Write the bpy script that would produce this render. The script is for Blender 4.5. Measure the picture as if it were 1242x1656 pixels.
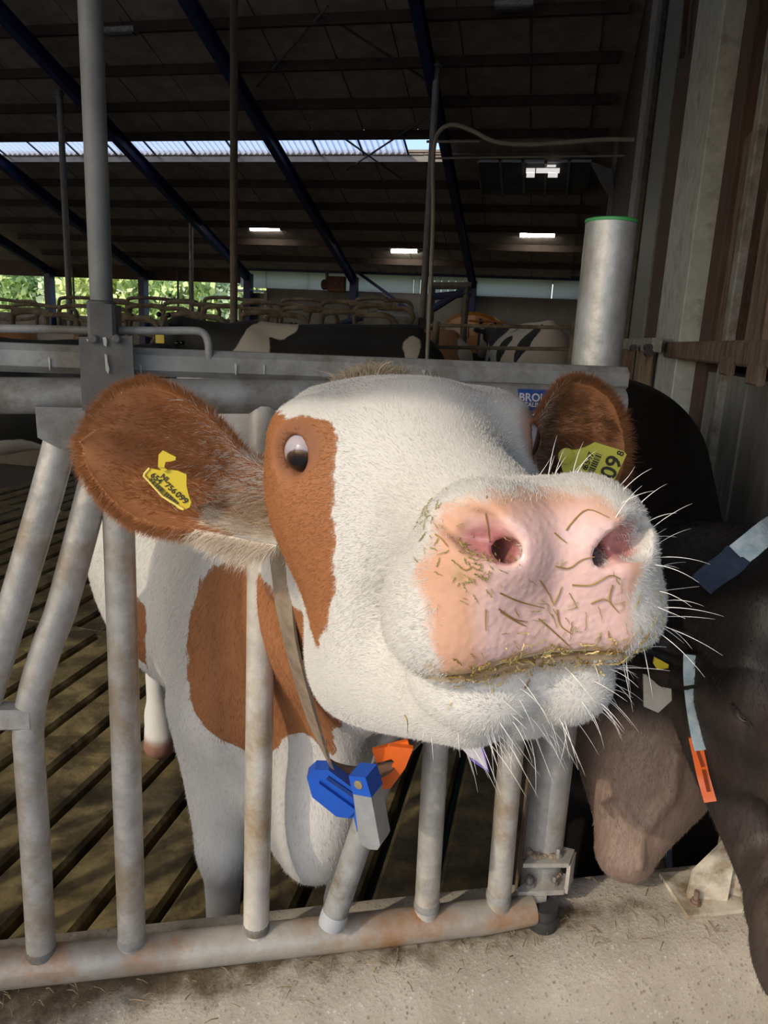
import bpy, math, random
import numpy as np
from mathutils import Vector, Matrix

for o in list(bpy.data.objects):
    bpy.data.objects.remove(o, do_unlink=True)
SC = bpy.context.scene
COL = SC.collection
random.seed(7)
RNG = np.random.default_rng(11)

# ------------------------------------------------------------------ camera
H = 1.5                                    # height of the lens over the slatted floor
FPX, CX, CY = 1200.0, 621.0, 828.0
PITCH, ROLL = math.radians(13.3), math.radians(2.8)
FW = np.array([0, math.cos(PITCH), -math.sin(PITCH)])
_u = np.array([0, math.sin(PITCH), math.cos(PITCH)])
_r = np.array([1.0, 0, 0])
RT = math.cos(ROLL) * _r + math.sin(ROLL) * _u
UP = -math.sin(ROLL) * _r + math.cos(ROLL) * _u
EYE = np.array([0, 0, H])
cam = bpy.data.cameras.new('camera')
cam.sensor_fit = 'VERTICAL'
cam.sensor_height = 36.0
cam.sensor_width = 27.0
cam.lens = FPX * 36.0 / 1656.0
cam.clip_start = 0.02
cam.clip_end = 300
camo = bpy.data.objects.new('camera', cam)
COL.objects.link(camo)
m = Matrix.Identity(4)
for i in range(3):
    m[i][0], m[i][1], m[i][2], m[i][3] = RT[i], UP[i], -FW[i], EYE[i]
camo.matrix_world = m
SC.camera = camo
cam.dof.use_dof = False

# ------------------------------------------------------------------ sky, sun, exposure
SUN_AZ, SUN_EL = math.radians(46), math.radians(33)       # the light travels towards +x +y, from behind the left shoulder
SUN_DIR = np.array([math.sin(SUN_AZ) * math.cos(SUN_EL), math.cos(SUN_AZ) * math.cos(SUN_EL), -math.sin(SUN_EL)])
world = bpy.data.worlds.new('world')
SC.world = world
world.use_nodes = True
wn, wl = world.node_tree.nodes, world.node_tree.links
wn.clear()
wo = wn.new('ShaderNodeOutputWorld')
wb = wn.new('ShaderNodeBackground')
ws = wn.new('ShaderNodeTexSky')
ws.sky_type = 'NISHITA'
ws.sun_disc = False
ws.sun_elevation = SUN_EL
ws.sun_rotation = math.atan2(-SUN_DIR[0], -SUN_DIR[1])
ws.dust_density = 2.0
wb.inputs['Strength'].default_value = 0.285
wl.new(ws.outputs[0], wb.inputs[0])
wl.new(wb.outputs[0], wo.inputs[0])
sl = bpy.data.lights.new('sun', 'SUN')
sl.energy = 1.9
sl.color = (1.0, 0.88, 0.71)
sl.angle = math.radians(0.55)
so = bpy.data.objects.new('sun', sl)
COL.objects.link(so)
so.location = (-6, -7, 8)
so.rotation_euler = Vector(SUN_DIR).to_track_quat('-Z', 'Y').to_euler()
SC.view_settings.view_transform = 'Standard'
SC.view_settings.look = 'None'
SC.view_settings.gamma = 1.0
SC.view_settings.use_curve_mapping = False
SC.view_settings.exposure = -0.10

# ------------------------------------------------------------------ coordinates
def ray(x, y):
    return FW + RT * (x - CX) / FPX - UP * (y - CY) / FPX
def at(x, y, Y):                            # the point seen at x, y that lies Y metres in front of the lens
    d = ray(x, y)
    return EYE + d * (Y / d[1])
def at_z(x, y, z):                          # the point seen at x, y that lies at height z
    d = ray(x, y)
    return EYE + d * ((z - H) / d[2])
BA = math.radians(12.1)                     # the barn is turned against the view
BU = np.array([math.cos(BA), -math.sin(BA), 0])
BV = np.array([math.sin(BA), math.cos(BA), 0])
def B(u, v, z):                             # barn coordinates: along the purlins, into the depth, height
    return u * BU + v * BV + np.array([0, 0, z])
def at_v(x, y, v):
    d = ray(x, y)
    return EYE + d * (v / (d @ BV))
def at_u(x, y, u):
    d = ray(x, y)
    return EYE + d * (u / (d @ BU))
F0 = np.array([-0.5946, 1.009, 0])          # the feed fence: a point of it and its direction
FD = np.array([0.978, 0.2077, 0]); FD /= np.linalg.norm(FD)
FN = np.array([FD[1], -FD[0], 0])           # towards the viewer
def on_f(x, y, off=0.0):                    # the point seen at x, y in the plane of the feed fence (off: towards the viewer)
    d = ray(x, y)
    p0 = F0 + FN * off
    return EYE + d * (((p0 - EYE) @ FN) / (d @ FN))

# ------------------------------------------------------------------ mesh helpers
def nrm(v):
    v = np.asarray(v, float)
    n = np.linalg.norm(v)
    return v / (n if n > 1e-12 else 1)
def put(name, me, mat, parent=None):
    o = bpy.data.objects.new(name, me)
    COL.objects.link(o)
    if mat is not None and len(me.materials) == 0:
        me.materials.append(mat)
    if parent is not None:
        o.parent = parent
        o.matrix_parent_inverse = parent.matrix_world.inverted()
    return o
class MB:
    """collects simple shapes and builds them as ONE mesh object"""
    def __init__(s):
        s.v, s.f, s.sm = [], [], []
    def add(s, vs, fs, smooth=False):
        n = len(s.v)
        s.v += [tuple(float(c) for c in p) for p in vs]
        s.f += [tuple(i + n for i in f) for f in fs]
        s.sm += [smooth] * len(fs)
        return s
    def box(s, c, ax, hs, bev=0.0):
        """c centre, ax three unit axes, hs half sizes; bev: chamfer of the edges along the first axis"""
        c = np.asarray(c, float); a, b, d = [np.asarray(q, float) for q in ax]
        h0, h1, h2 = hs
        if bev <= 0:
            pr = [(-h1, -h2), (h1, -h2), (h1, h2), (-h1, h2)]
        else:
            e = min(bev, h1 * .9, h2 * .9)
            pr = [(-h1 + e, -h2), (h1 - e, -h2), (h1, -h2 + e), (h1, h2 - e), (h1 - e, h2), (-h1 + e, h2), (-h1, h2 - e), (-h1, -h2 + e)]
        n = len(pr)
        vs = [c - a * h0 + b * p + d * q for p, q in pr] + [c + a * h0 + b * p + d * q for p, q in pr]
        fs = [(i, (i + 1) % n, n + (i + 1) % n, n + i) for i in range(n)] + [tuple(range(n - 1, -1, -1)), tuple(range(n, 2 * n))]
        return s.add(vs, fs)
    def beam(s, p, q, w, h, up=(0, 0, 1), bev=0.0):
        p, q = np.asarray(p, float), np.asarray(q, float)
        a = nrm(q - p); b = np.cross(up, a)
        if np.linalg.norm(b) < 1e-6: b = np.array([1.0, 0, 0])
        b = nrm(b); d = np.cross(a, b)
        return s.box((p + q) / 2, (a, b, d), (np.linalg.norm(q - p) / 2, w / 2, h / 2), bev)
    def tube(s, pts, r, n=14, cap=True, flat=1.0, up=None):
        pts = [np.asarray(p, float) for p in pts]
        k = len(pts)
        rs = r if hasattr(r, '__len__') else [r] * k
        t0 = nrm(pts[1] - pts[0])
        b = np.cross(t0, up if up is not None else ((0, 0, 1) if abs(t0[2]) < .9 else (0, 1, 0)))
        b = nrm(b)
        vs, fs = [], []
        for i in range(k):
            if i == 0: t = t0
            elif i == k - 1: t = nrm(pts[i] - pts[i - 1])
            else: t = nrm(nrm(pts[i] - pts[i - 1]) + nrm(pts[i + 1] - pts[i]))
            b = nrm(b - t * (b @ t)); c = np.cross(t, b)
            for j in range(n):
                an = 2 * math.pi * j / n
                vs.append(pts[i] + rs[i] * (math.cos(an) * b + math.sin(an) * flat * c))
        for i in range(k - 1):
            for j in range(n):
                fs.append((i * n + j, i * n + (j + 1) % n, (i + 1) * n + (j + 1) % n, (i + 1) * n + j))
        s.add(vs, fs, True)
        if cap:
            base = len(s.v) - k * n
            s.f.append(tuple(base + j for j in range(n - 1, -1, -1))); s.sm.append(False)
            s.f.append(tuple(base + (k - 1) * n + j for j in range(n))); s.sm.append(False)
        return s
    def lathe(s, c, axis, prof, n=20):
        """prof: (distance along axis, radius)"""
        c = np.asarray(c, float); a = nrm(axis)
        pts = [c + a * d for d, r in prof]
        for i in range(1, len(pts)):
            if np.linalg.norm(pts[i] - pts[i - 1]) < 1e-6: pts[i] = pts[i] + a * 1e-5
        b = nrm(np.cross(a, (0, 0, 1) if abs(a[2]) < .9 else (0, 1, 0))); d2 = np.cross(a, b)
        vs, fs = [], []
        for p, (dd, r) in zip(pts, prof):
            for j in range(n):
                an = 2 * math.pi * j / n
                vs.append(p + r * (math.cos(an) * b + math.sin(an) * d2))
        k = len(prof)
        for i in range(k - 1):
            for j in range(n):
                fs.append((i * n + j, i * n + (j + 1) % n, (i + 1) * n + (j + 1) % n, (i + 1) * n + j))
        fs += [tuple(range(n - 1, -1, -1)), tuple((k - 1) * n + j for j in range(n))]
        return s.add(vs, fs, True)
    def prism(s, poly, c, ax, t, smooth=False):
        """poly: 2-D outline in the plane of ax[0], ax[1] round c, thickness t along ax[2]"""
        c = np.asarray(c, float); a, b, d = [np.asarray(q, float) for q in ax]
        n = len(poly)
        vs = [c + a * x + b * y - d * t / 2 for x, y in poly] + [c + a * x + b * y + d * t / 2 for x, y in poly]
        fs = [(i, (i + 1) % n, n + (i + 1) % n, n + i) for i in range(n)] + [tuple(range(n - 1, -1, -1)), tuple(range(n, 2 * n))]
        return s.add(vs, fs, smooth)
    def mesh(s, name):
        me = bpy.data.meshes.new(name)
        me.from_pydata(s.v, [], s.f)
        me.polygons.foreach_set('use_smooth', s.sm)
        me.update()
        if any(s.sm): me.set_sharp_from_angle(angle=math.radians(42))
        return me
    def build(s, name, mat, parent=None):
        return put(name, s.mesh(name), mat, parent)
def tag(o, label=None, cat=None, group=None, kind=None):
    if label: o['label'] = label
    if cat: o['category'] = cat
    if group: o['group'] = group
    if kind: o['kind'] = kind
    return o
def thing(name, label, cat, loc=(0, 0, 0), group=None):
    o = bpy.data.objects.new(name, None)
    COL.objects.link(o)
    o.empty_display_size = 0.05
    o.location = [float(c) for c in loc]
    o.matrix_world = Matrix.Translation(o.location)
    return tag(o, label, cat, group)
def struct(name, loc=(0, 0, 0)):
    o = bpy.data.objects.new(name, None)
    COL.objects.link(o)
    o.location = [float(c) for c in loc]
    o.matrix_world = Matrix.Translation(o.location)
    o['kind'] = 'structure'
    return o
def bend(pts, n=6):
    """Catmull-Rom through the points"""
    P = [np.asarray(p, float) for p in pts]
    P = [2 * P[0] - P[1]] + P + [2 * P[-1] - P[-2]]
    out = []
    for i in range(1, len(P) - 2):
        for k in range(n):
            t = k / n
            out.append(.5 * ((2 * P[i]) + (P[i + 1] - P[i - 1]) * t + (2 * P[i - 1] - 5 * P[i] + 4 * P[i + 1] - P[i + 2]) * t * t + (3 * P[i] - P[i - 1] - 3 * P[i + 1] + P[i + 2]) * t ** 3))
    out.append(P[-2])
    return out

# ------------------------------------------------------------------ materials
def mat(name, c1, c2=None, scale=8.0, rough=0.7, metal=0.0, bump=0.0, bscale=None, dirt=None, dscale=3.0, damt=0.5, coat=0.0, spec=0.5, stretch=None):
    """two colours mixed by noise, a third (dirt) laid over in larger patches, noise bump"""
    mt = bpy.data.materials.new(name)
    mt.use_nodes = True
    n, l = mt.node_tree.nodes, mt.node_tree.links
    b = n['Principled BSDF']
    b.inputs['Roughness'].default_value = rough
    b.inputs['Metallic'].default_value = metal
    b.inputs['Coat Weight'].default_value = coat
    b.inputs['Specular IOR Level'].default_value = spec
    tc = n.new('ShaderNodeTexCoord')
    src = tc.outputs['Object']
    if stretch:
        mp = n.new('ShaderNodeMapping')
        mp.inputs['Scale'].default_value = stretch
        l.new(src, mp.inputs[0]); src = mp.outputs[0]
    col = None
    if c2 is None:
        b.inputs['Base Color'].default_value = (*c1, 1)
    else:
        nz = n.new('ShaderNodeTexNoise')
        nz.inputs['Scale'].default_value = scale
        nz.inputs['Detail'].default_value = 6
        nz.inputs['Roughness'].default_value = 0.65
        l.new(src, nz.inputs['Vector'])
        cr = n.new('ShaderNodeValToRGB')
        cr.color_ramp.elements[0].position = 0.34; cr.color_ramp.elements[0].color = (*c1, 1)
        cr.color_ramp.elements[1].position = 0.66; cr.color_ramp.elements[1].color = (*c2, 1)
        l.new(nz.outputs['Fac'], cr.inputs[0])
        col = cr.outputs[0]
        if dirt is not None:
            n2 = n.new('ShaderNodeTexNoise')
            n2.inputs['Scale'].default_value = dscale
            n2.inputs['Detail'].default_value = 8
            n2.inputs['Roughness'].default_value = 0.7
            l.new(src, n2.inputs['Vector'])
            r2 = n.new('ShaderNodeValToRGB')
            e = 0.62 - 0.24 * damt
            r2.color_ramp.elements[0].position = e - .06
            r2.color_ramp.elements[1].position = e + .10
            l.new(n2.outputs['Fac'], r2.inputs[0])
            mx = n.new('ShaderNodeMix'); mx.data_type = 'RGBA'
            l.new(r2.outputs[0], mx.inputs[0])
            l.new(col, mx.inputs[6])
            mx.inputs[7].default_value = (*dirt, 1)
            col = mx.outputs[2]
        l.new(col, b.inputs['Base Color'])
    if bump > 0:
        nb = n.new('ShaderNodeTexNoise')
        nb.inputs['Scale'].default_value = bscale or scale * 4
        nb.inputs['Detail'].default_value = 5
        l.new(src, nb.inputs['Vector'])
        bp = n.new('ShaderNodeBump')
        bp.inputs['Strength'].default_value = min(1, bump)
        bp.inputs['Distance'].default_value = 0.004
        l.new(nb.outputs['Fac'], bp.inputs['Height'])
        l.new(bp.outputs[0], b.inputs['Normal'])
    return mt
GALV = mat('galvanised steel', (.36, .345, .32), (.56, .535, .49), 26, .46, .42, .35, 60, dirt=(.33, .26, .18), dscale=7, damt=.35)
GALV_DIRTY = mat('weathered galvanised steel', (.19, .19, .185), (.31, .31, .30), 14, .62, .15, .5, 40, dirt=(.14, .12, .09), dscale=9, damt=.4)
GALV_CLEAN = mat('bright galvanised steel', (.34, .35, .36), (.50, .51, .52), 18, .45, .35, .25, 50, dirt=(.25, .25, .25), dscale=30, damt=.2)
RAIL = mat('worn steel rail', (.31, .285, .25), (.44, .41, .36), 9, .45, .25, .4, 50, dirt=(.33, .18, .09), dscale=4.2, damt=.36)
STEEL_DARK = mat('grimy steel', (.07, .068, .064), (.13, .125, .115), 12, .7, .1, .5, 40)
STEEL_BLUE = mat('blue painted steel', (.012, .018, .07), (.02, .03, .11), 6, .6, .0, .2)
WOOD_DARK = mat('old brown timber', (.050, .032, .025), (.10, .062, .045), 5, .85, 0, .6, 30, stretch=(6, 6, .7))
WOOD_PALE = mat('worn timber', (.13, .095, .07), (.22, .165, .125), 6, .85, 0, .6, 30, dirt=(.08, .05, .035), dscale=5, damt=.5, stretch=(5, 5, .8))
CONC_GREY = mat('grey concrete panel', (.16, .16, .158), (.27, .265, .255), 4, .85, 0, .4, 30, dirt=(.11, .108, .10), dscale=2.5, damt=.5, stretch=(1, 1, .35))
BLACK_RUBBER = mat('black rubber', (.015, .015, .016), (.035, .035, .035), 20, .6, 0, .2)
# ================================================================== SETTING
EAVE_V, EAVE_Z = -1.15, H + 1.66
RIDGE_V = 11.6
WALL_U = 0.60
WALL_V = 24.0
SLOPE = 0.318
FAR_Z = H + 1.93
def roof_z(v):
    if v >= RIDGE_V: return FAR_Z + (WALL_V - v) * SLOPE
    rz = FAR_Z + (WALL_V - RIDGE_V) * SLOPE
    return EAVE_Z + (rz - EAVE_Z) * (v - EAVE_V) / (RIDGE_V - EAVE_V)
U_LEFT = -34.0
M_ROOF = mat('fibre cement roof underside', (.22, .185, .155), (.36, .305, .255), 3, .9, 0, .3, 30)
M_PURLIN = mat('roof purlin timber', (.035, .022, .016), (.065, .042, .030), 4, .85, 0, .3, 30)
ceiling = struct('ceiling')
def roof_sheet(name, u0, u1, v0, v1, mt, parent, thick=0.03, wave=0, amp=0.02, drop=0.0):
    mb = MB()
    nu = max(1, int(wave))
    vs, fs = [], []
    for k, vv in enumerate((v0, v1)):
        for i in range(nu + 1):
            uu = u0 + (u1 - u0) * i / nu
            dz = amp * (i % 2) if wave else 0
            vs.append(B(uu, vv, roof_z(vv) + dz + drop))
    n = nu + 1
    top = [(p[0], p[1], p[2] + thick) for p in vs]
    vs = vs + top
    for i in range(nu):
        fs.append((i, n + i, n + i + 1, i + 1))
        fs.append((2 * n + i, 2 * n + i + 1, 3 * n + i + 1, 3 * n + i))
    fs += [tuple(list(range(0, n)) + list(range(3 * n - 1, 2 * n - 1, -1))), tuple(list(range(2 * n - 1, n - 1, -1)) + list(range(3 * n, 4 * n)))]
    fs += [(0, 2 * n, 3 * n, n), (n - 1, 2 * n - 1, 4 * n - 1, 3 * n - 1)]
    mb.add(vs, fs)
    return mb.build(name, mt, parent)
# sheets of the visible slope, one by one; the skylight strip stays open between v = 16.75 and 17.55
SKY0, SKY1 = 16.77, 17.58
rows = [(RIDGE_V, 14.2), (14.2, SKY0), (SKY1, 20.0), (20.0, 22.2), (22.2, WALL_V + .4)]
us = list(np.arange(-17.3, WALL_U + .1, 1.17))
for (v0, v1) in rows:
    for i in range(len(us) - 1):
        roof_sheet('roof_panel', us[i] + .012, us[i + 1] - .012, v0 + .01, v1 - .01, M_ROOF, ceiling, wave=0, drop=0.006 * ((i + int(v0)) % 2))
# plain backing above the joints, and the parts of the roof nobody sees
for (u0, u1, v0, v1) in ((us[0], us[-1], RIDGE_V, SKY0), (us[0], us[-1], SKY1, WALL_V + .4), (-2.72, us[-1], SKY0, SKY1),
                         (U_LEFT, us[0], RIDGE_V, WALL_V + .4), (U_LEFT, 8.0, EAVE_V, 9.3), (us[-1] - .1, 8.0, RIDGE_V, WALL_V + .4)):
    roof_sheet('roof_deck', u0, u1, v0, v1, M_ROOF, ceiling, thick=.05, drop=.05)
for vv in list(np.arange(12.45, SKY0 - .3, 1.08)) + [SKY0 - .06, 18.64, 19.7, 20.75, 21.8, 22.9]:
    MB().beam(B(-17, vv, roof_z(vv) - .09), B(WALL_U, vv, roof_z(vv) - .09), .09, .17).build('purlin', M_PURLIN, ceiling)
lip = MB().beam(B(-17, SKY1 + .09, roof_z(SKY1) - .06), B(-2.7, SKY1 + .09, roof_z(SKY1) - .06), .10, .17).build('skylight_sill', mat('pale skylight sill', (.30, .28, .26), (.42, .40, .37), 3, .8), ceiling)
RAFTER_U = [-17.4, -13.8, -10.0, -6.42, -2.65]
for ru in RAFTER_U:
    mb = MB()
    for dz, w, h in ((-.20, .17, .02), (-.46, .17, .02), (-.33, .02, .26)):
        mb.beam(B(ru, RIDGE_V, roof_z(RIDGE_V) + dz), B(ru, WALL_V - .1, roof_z(WALL_V) + dz), w, h)
    mb.build('rafter', STEEL_BLUE, ceiling)
for p in (((530, 10), (415, 140)), ((520, 20), (690, 130)), ((540, 212), (650, 290)), ((690, 190), (560, 275)), ((860, 15), (858, 150))):
    q = []
    for x, y in p:
        d = ray(x, y); k = FAR_Z - H + WALL_V * SLOPE
        t = k / (d[2] + SLOPE * (d @ BV))
        q.append(EYE + d * t * .985)
    MB().tube(q, .02, 6).build('wind_brace', STEEL_DARK, ceiling)
# skylight panes: corrugated, each between its own seams
def translucent(name, c, tint, clear=.35):
    mt = bpy.data.materials.new(name); mt.use_nodes = True
    n, l = mt.node_tree.nodes, mt.node_tree.links
    n.remove(n['Principled BSDF'])
    out = n['Material Output']
    t = n.new('ShaderNodeBsdfTranslucent'); t.inputs[0].default_value = (*c, 1)
    d = n.new('ShaderNodeBsdfTransparent'); d.inputs[0].default_value = (*tint, 1)
    mx = n.new('ShaderNodeMixShader'); mx.inputs[0].default_value = clear
    l.new(t.outputs[0], mx.inputs[1]); l.new(d.outputs[0], mx.inputs[2]); l.new(mx.outputs[0], out.inputs[0])
    return mt
M_RIDGE = translucent('milky added ridge light', (.85, .87, .9), (0, 0, 0))
M_SKYPANE = translucent('milky corrugated skylight', (.85, .88, .94), (.90, .93, 1.0), .55)
w1 = struct('window_1')
su = list(np.arange(-17.0, -2.6, 1.03))
for i in range(len(su) - 1):
    roof_sheet('pane', su[i] + .02, su[i + 1] - .02, SKY0, SKY1 + .05, M_SKYPANE, w1, thick=.006, wave=14, amp=.045)
for i in range(len(su)):
    MB().beam(B(su[i], SKY0, roof_z(SKY0) + .0), B(su[i], SKY1, roof_z(SKY1) + .0), .035, .03).build('glazing_bar', STEEL_DARK, w1)
# added unseen ridge light to brighten the barn: milky panes before the ridge
w4 = struct('added_ridge_light')
for i in range(30):
    u0 = -34 + i * 1.2
    roof_sheet('pane', u0 + .02, u0 + 1.18, 9.3, RIDGE_V, M_RIDGE, w4, thick=.006)
    MB().beam(B(u0, 9.25, roof_z(9.25)), B(u0, RIDGE_V, roof_z(RIDGE_V)), .05, .05).build('glazing_bar', STEEL_DARK, w4)
# the dim second skylight at the right, its panes dirty, bright spots glow for daylight
w2 = struct('window_2')
M_DIRTYPANE = mat('dirty glazing', (.05, .055, .06), (.085, .09, .095), 5, .5, 0)
for i in range(5):
    u0 = -2.05 + i * .49
    MB().beam(B(u0 + .24, 17.62, roof_z(17.62) - .14), B(u0 + .24, 18.9, roof_z(18.9) - .14), .44, .03).build('pane', M_DIRTYPANE, w2)
    MB().beam(B(u0, 17.6, roof_z(17.6) - .15), B(u0, 18.95, roof_z(18.95) - .15), .05, .07).build('glazing_bar', GALV_DIRTY, w2)
    MB().beam(B(u0 + .03, 17.58, roof_z(17.58) - .14), B(u0 + .45, 17.58, roof_z(17.58) - .14), .05, .05).build('glazing_clip', GALV_CLEAN, w2)

# ---------------------------------------------------------------- far wall: its white upper panels let some daylight through
wb_ = struct('wall_back')
M_WHITEP = mat('white wall panel', (.74, .74, .74), (.80, .80, .80), 1.5, .7)
_n, _l = M_WHITEP.node_tree.nodes, M_WHITEP.node_tree.links
_t = _n.new('ShaderNodeBsdfTranslucent'); _t.inputs[0].default_value = (.80, .77, .74, 1)
_m = _n.new('ShaderNodeMixShader'); _m.inputs[0].default_value = .80
_l.new(_n['Principled BSDF'].outputs[0], _m.inputs[1]); _l.new(_t.outputs[0], _m.inputs[2]); _l.new(_m.outputs[0], _n['Material Output'].inputs[0])
M_GREYW = mat('grey back wall', (.13, .13, .13), (.18, .175, .17), 2, .85)
def wall_piece(name, x0, x1, y0, y1, mt, dep=WALL_V, th=.12, parent=None):
    a, b, c = at_v(x0, y1, dep), at_v(x1, y1, dep), at_v(x0, y0, dep)
    u0, u1 = a @ BU, b @ BU
    z0, z1 = (a[2] + b[2]) / 2, c[2]
    return MB().box(B((u0 + u1) / 2, dep + th / 2, (z0 + z1) / 2), (BU, BV, (0, 0, 1)), ((u1 - u0) / 2, th / 2, (z1 - z0) / 2)).build(name, mt, parent or wb_)
UW = [a @ BU for a in (at_v(388, 470, WALL_V), at_v(430, 470, WALL_V), at_v(498, 470, WALL_V), at_v(568, 470, WALL_V), at_v(668, 470, WALL_V), at_v(770, 470, WALL_V), at_v(893, 470, WALL_V))] + [1.6]
ZT, ZM = at_v(600, 438, WALL_V)[2], at_v(600, 472, WALL_V)[2]
for i in range(len(UW) - 1):
    if i == 4:
        for k in range(9):            # corrugated bay between the two posts
            uu = UW[4] + (UW[5] - UW[4]) * (k + .5) / 9
            MB().box(B(uu, WALL_V + .05, (ZT + ZM) / 2), ((0, 0, 1), BU, BV), ((ZT - ZM) / 2, (UW[5] - UW[4]) / 19, .04), .03).build('corrugated_sheet', M_WHITEP, wb_)
    else:
        MB().box(B((UW[i] + UW[i + 1]) / 2, WALL_V + .06, (ZT + ZM) / 2), (BU, BV, (0, 0, 1)), ((UW[i + 1] - UW[i]) / 2 - .015, .05, (ZT - ZM) / 2)).build('white_panel', M_WHITEP, wb_)
MB().box(B((UW[1] + UW[-1]) / 2, WALL_V + .12, ZM / 2), (BU, BV, (0, 0, 1)), ((UW[-1] - UW[1]) / 2, .08, ZM / 2)).build('lower_wall', M_GREYW, wb_)
MB().box(B((UW[0] + UW[-1]) / 2, WALL_V + .10, (ZT + FAR_Z + .3) / 2), (BU, BV, (0, 0, 1)), ((UW[-1] - UW[0]) / 2, .08, (FAR_Z + .3 - ZT) / 2)).build('upper_wall', M_PURLIN, wb_)
MB().beam(B(UW[0], WALL_V - .06, ZT - .05), B(UW[-1], WALL_V - .06, ZT - .05), .10, .12).build('wall_rail', STEEL_BLUE, wb_)
MB().box(B((UW[0] + U_LEFT) / 2, WALL_V + .06, 3.05 + (FAR_Z + .3 - 3.05) / 2), (BU, BV, (0, 0, 1)), ((UW[0] - U_LEFT) / 2, .08, (FAR_Z + .3 - 3.05) / 2 + .06)).build('header', M_PURLIN, wb_)
MB().box(B((UW[0] + U_LEFT) / 2, WALL_V + .06, .85), (BU, BV, (0, 0, 1)), ((UW[0] - U_LEFT) / 2, .10, .85)).build('parapet', CONC_GREY, wb_)
for ru in RAFTER_U + [-21.1, -24.8]:
    MB().beam(B(ru, WALL_V - .25, 0), B(ru, WALL_V - .25, FAR_Z - .15), .22, .30, up=BV).build('column', STEEL_BLUE, wb_)
for x, y0, y1 in ((291, 445, 490), (310, 440, 492), (122, 440, 490)):
    a = at_v(x, y0, WALL_V); MB().tube([B(a @ BU, WALL_V - .15, 0), B(a @ BU, WALL_V - .15, FAR_Z - .1)], .035, 8).build('window_post', STEEL_DARK, wb_)
MB().beam(at_v(578, 440, WALL_V - .2), at_v(668, 505, WALL_V - .2), .07, .09).build('diagonal_brace', STEEL_BLUE, wb_)
# the door beside the opening: dark glazing in a pale frame, a strip of daylight next to it
d1 = struct('door_1')
a, b_ = at_v(396, 498, WALL_V), at_v(428, 474, WALL_V)
MB().box(B((a @ BU + b_ @ BU) / 2, WALL_V + .05, b_[2] / 2), (BU, BV, (0, 0, 1)), ((b_ @ BU - a @ BU) / 2, .03, b_[2] / 2)).build('door_leaf', mat('dark door glass', (.02, .03, .035), (.03, .04, .045), 2, .3), d1)
MB().beam(B(b_ @ BU + .04, WALL_V + .02, 0), B(b_ @ BU + .04, WALL_V + .02, b_[2] + .05), .08, .10, up=BV).build('door_post', M_WHITEP, d1)
MB().beam(B(a @ BU - .25, WALL_V + .02, b_[2] + .05), B(b_ @ BU + .04, WALL_V + .02, b_[2] + .05), .10, .08).build('door_head', M_WHITEP, d1)

# ---------------------------------------------------------------- floor: slatted concrete, then plain floor further in
floor = struct('floor')
M_SLAT = mat('wet manured concrete slat', (.085, .066, .028), (.26, .205, .098), 9, .38, 0, 1.0, 40, dirt=(.06, .046, .022), dscale=6, damt=.45)
M_PIT = mat('dark slurry pit', (.008, .007, .006), (.012, .01, .008), 4, .5)
M_FLOORFAR = mat('dark barn floor', (.05, .042, .03), (.10, .085, .06), 2, .8, 0, .4)
SW = 0.17
for k in range(-20, 12):
    for r in range(4):
        v0 = 1.05 + r * 2.05
        uc = -1.38 + (k + .5) * SW
        if uc > WALL_U - .05 or uc < -4.7: continue
        jz = random.uniform(-.006, .006)
        o = MB().box(B(uc, v0 + 1.0, -.07 + jz), (BV, BU, (0, 0, 1)), (1.0, SW / 2 - .0125, .07), .012).build('slat', M_SLAT, floor)
MB().box(B(-1.9, 5.2, -.9), (BU, BV, (0, 0, 1)), (2.8, 4.4, .02)).build('pit_bottom', M_PIT, floor)
for r in range(5):
    MB().box(B(-1.9, 1.03 + r * 2.05, -.06), (BU, BV, (0, 0, 1)), (2.75, .035, .055)).build('slat_support', M_SLAT, floor)
MB().box(B(-17, 16.9, -.1), (BU, BV, (0, 0, 1)), (17.7, 7.6, .1)).build('inner_floor', M_FLOORFAR, floor)
MB().box(B(-19.4, 5.2, -.1), (BU, BV, (0, 0, 1)), (14.65, 4.1, .1)).build('side_floor', M_FLOORFAR, floor)

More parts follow.
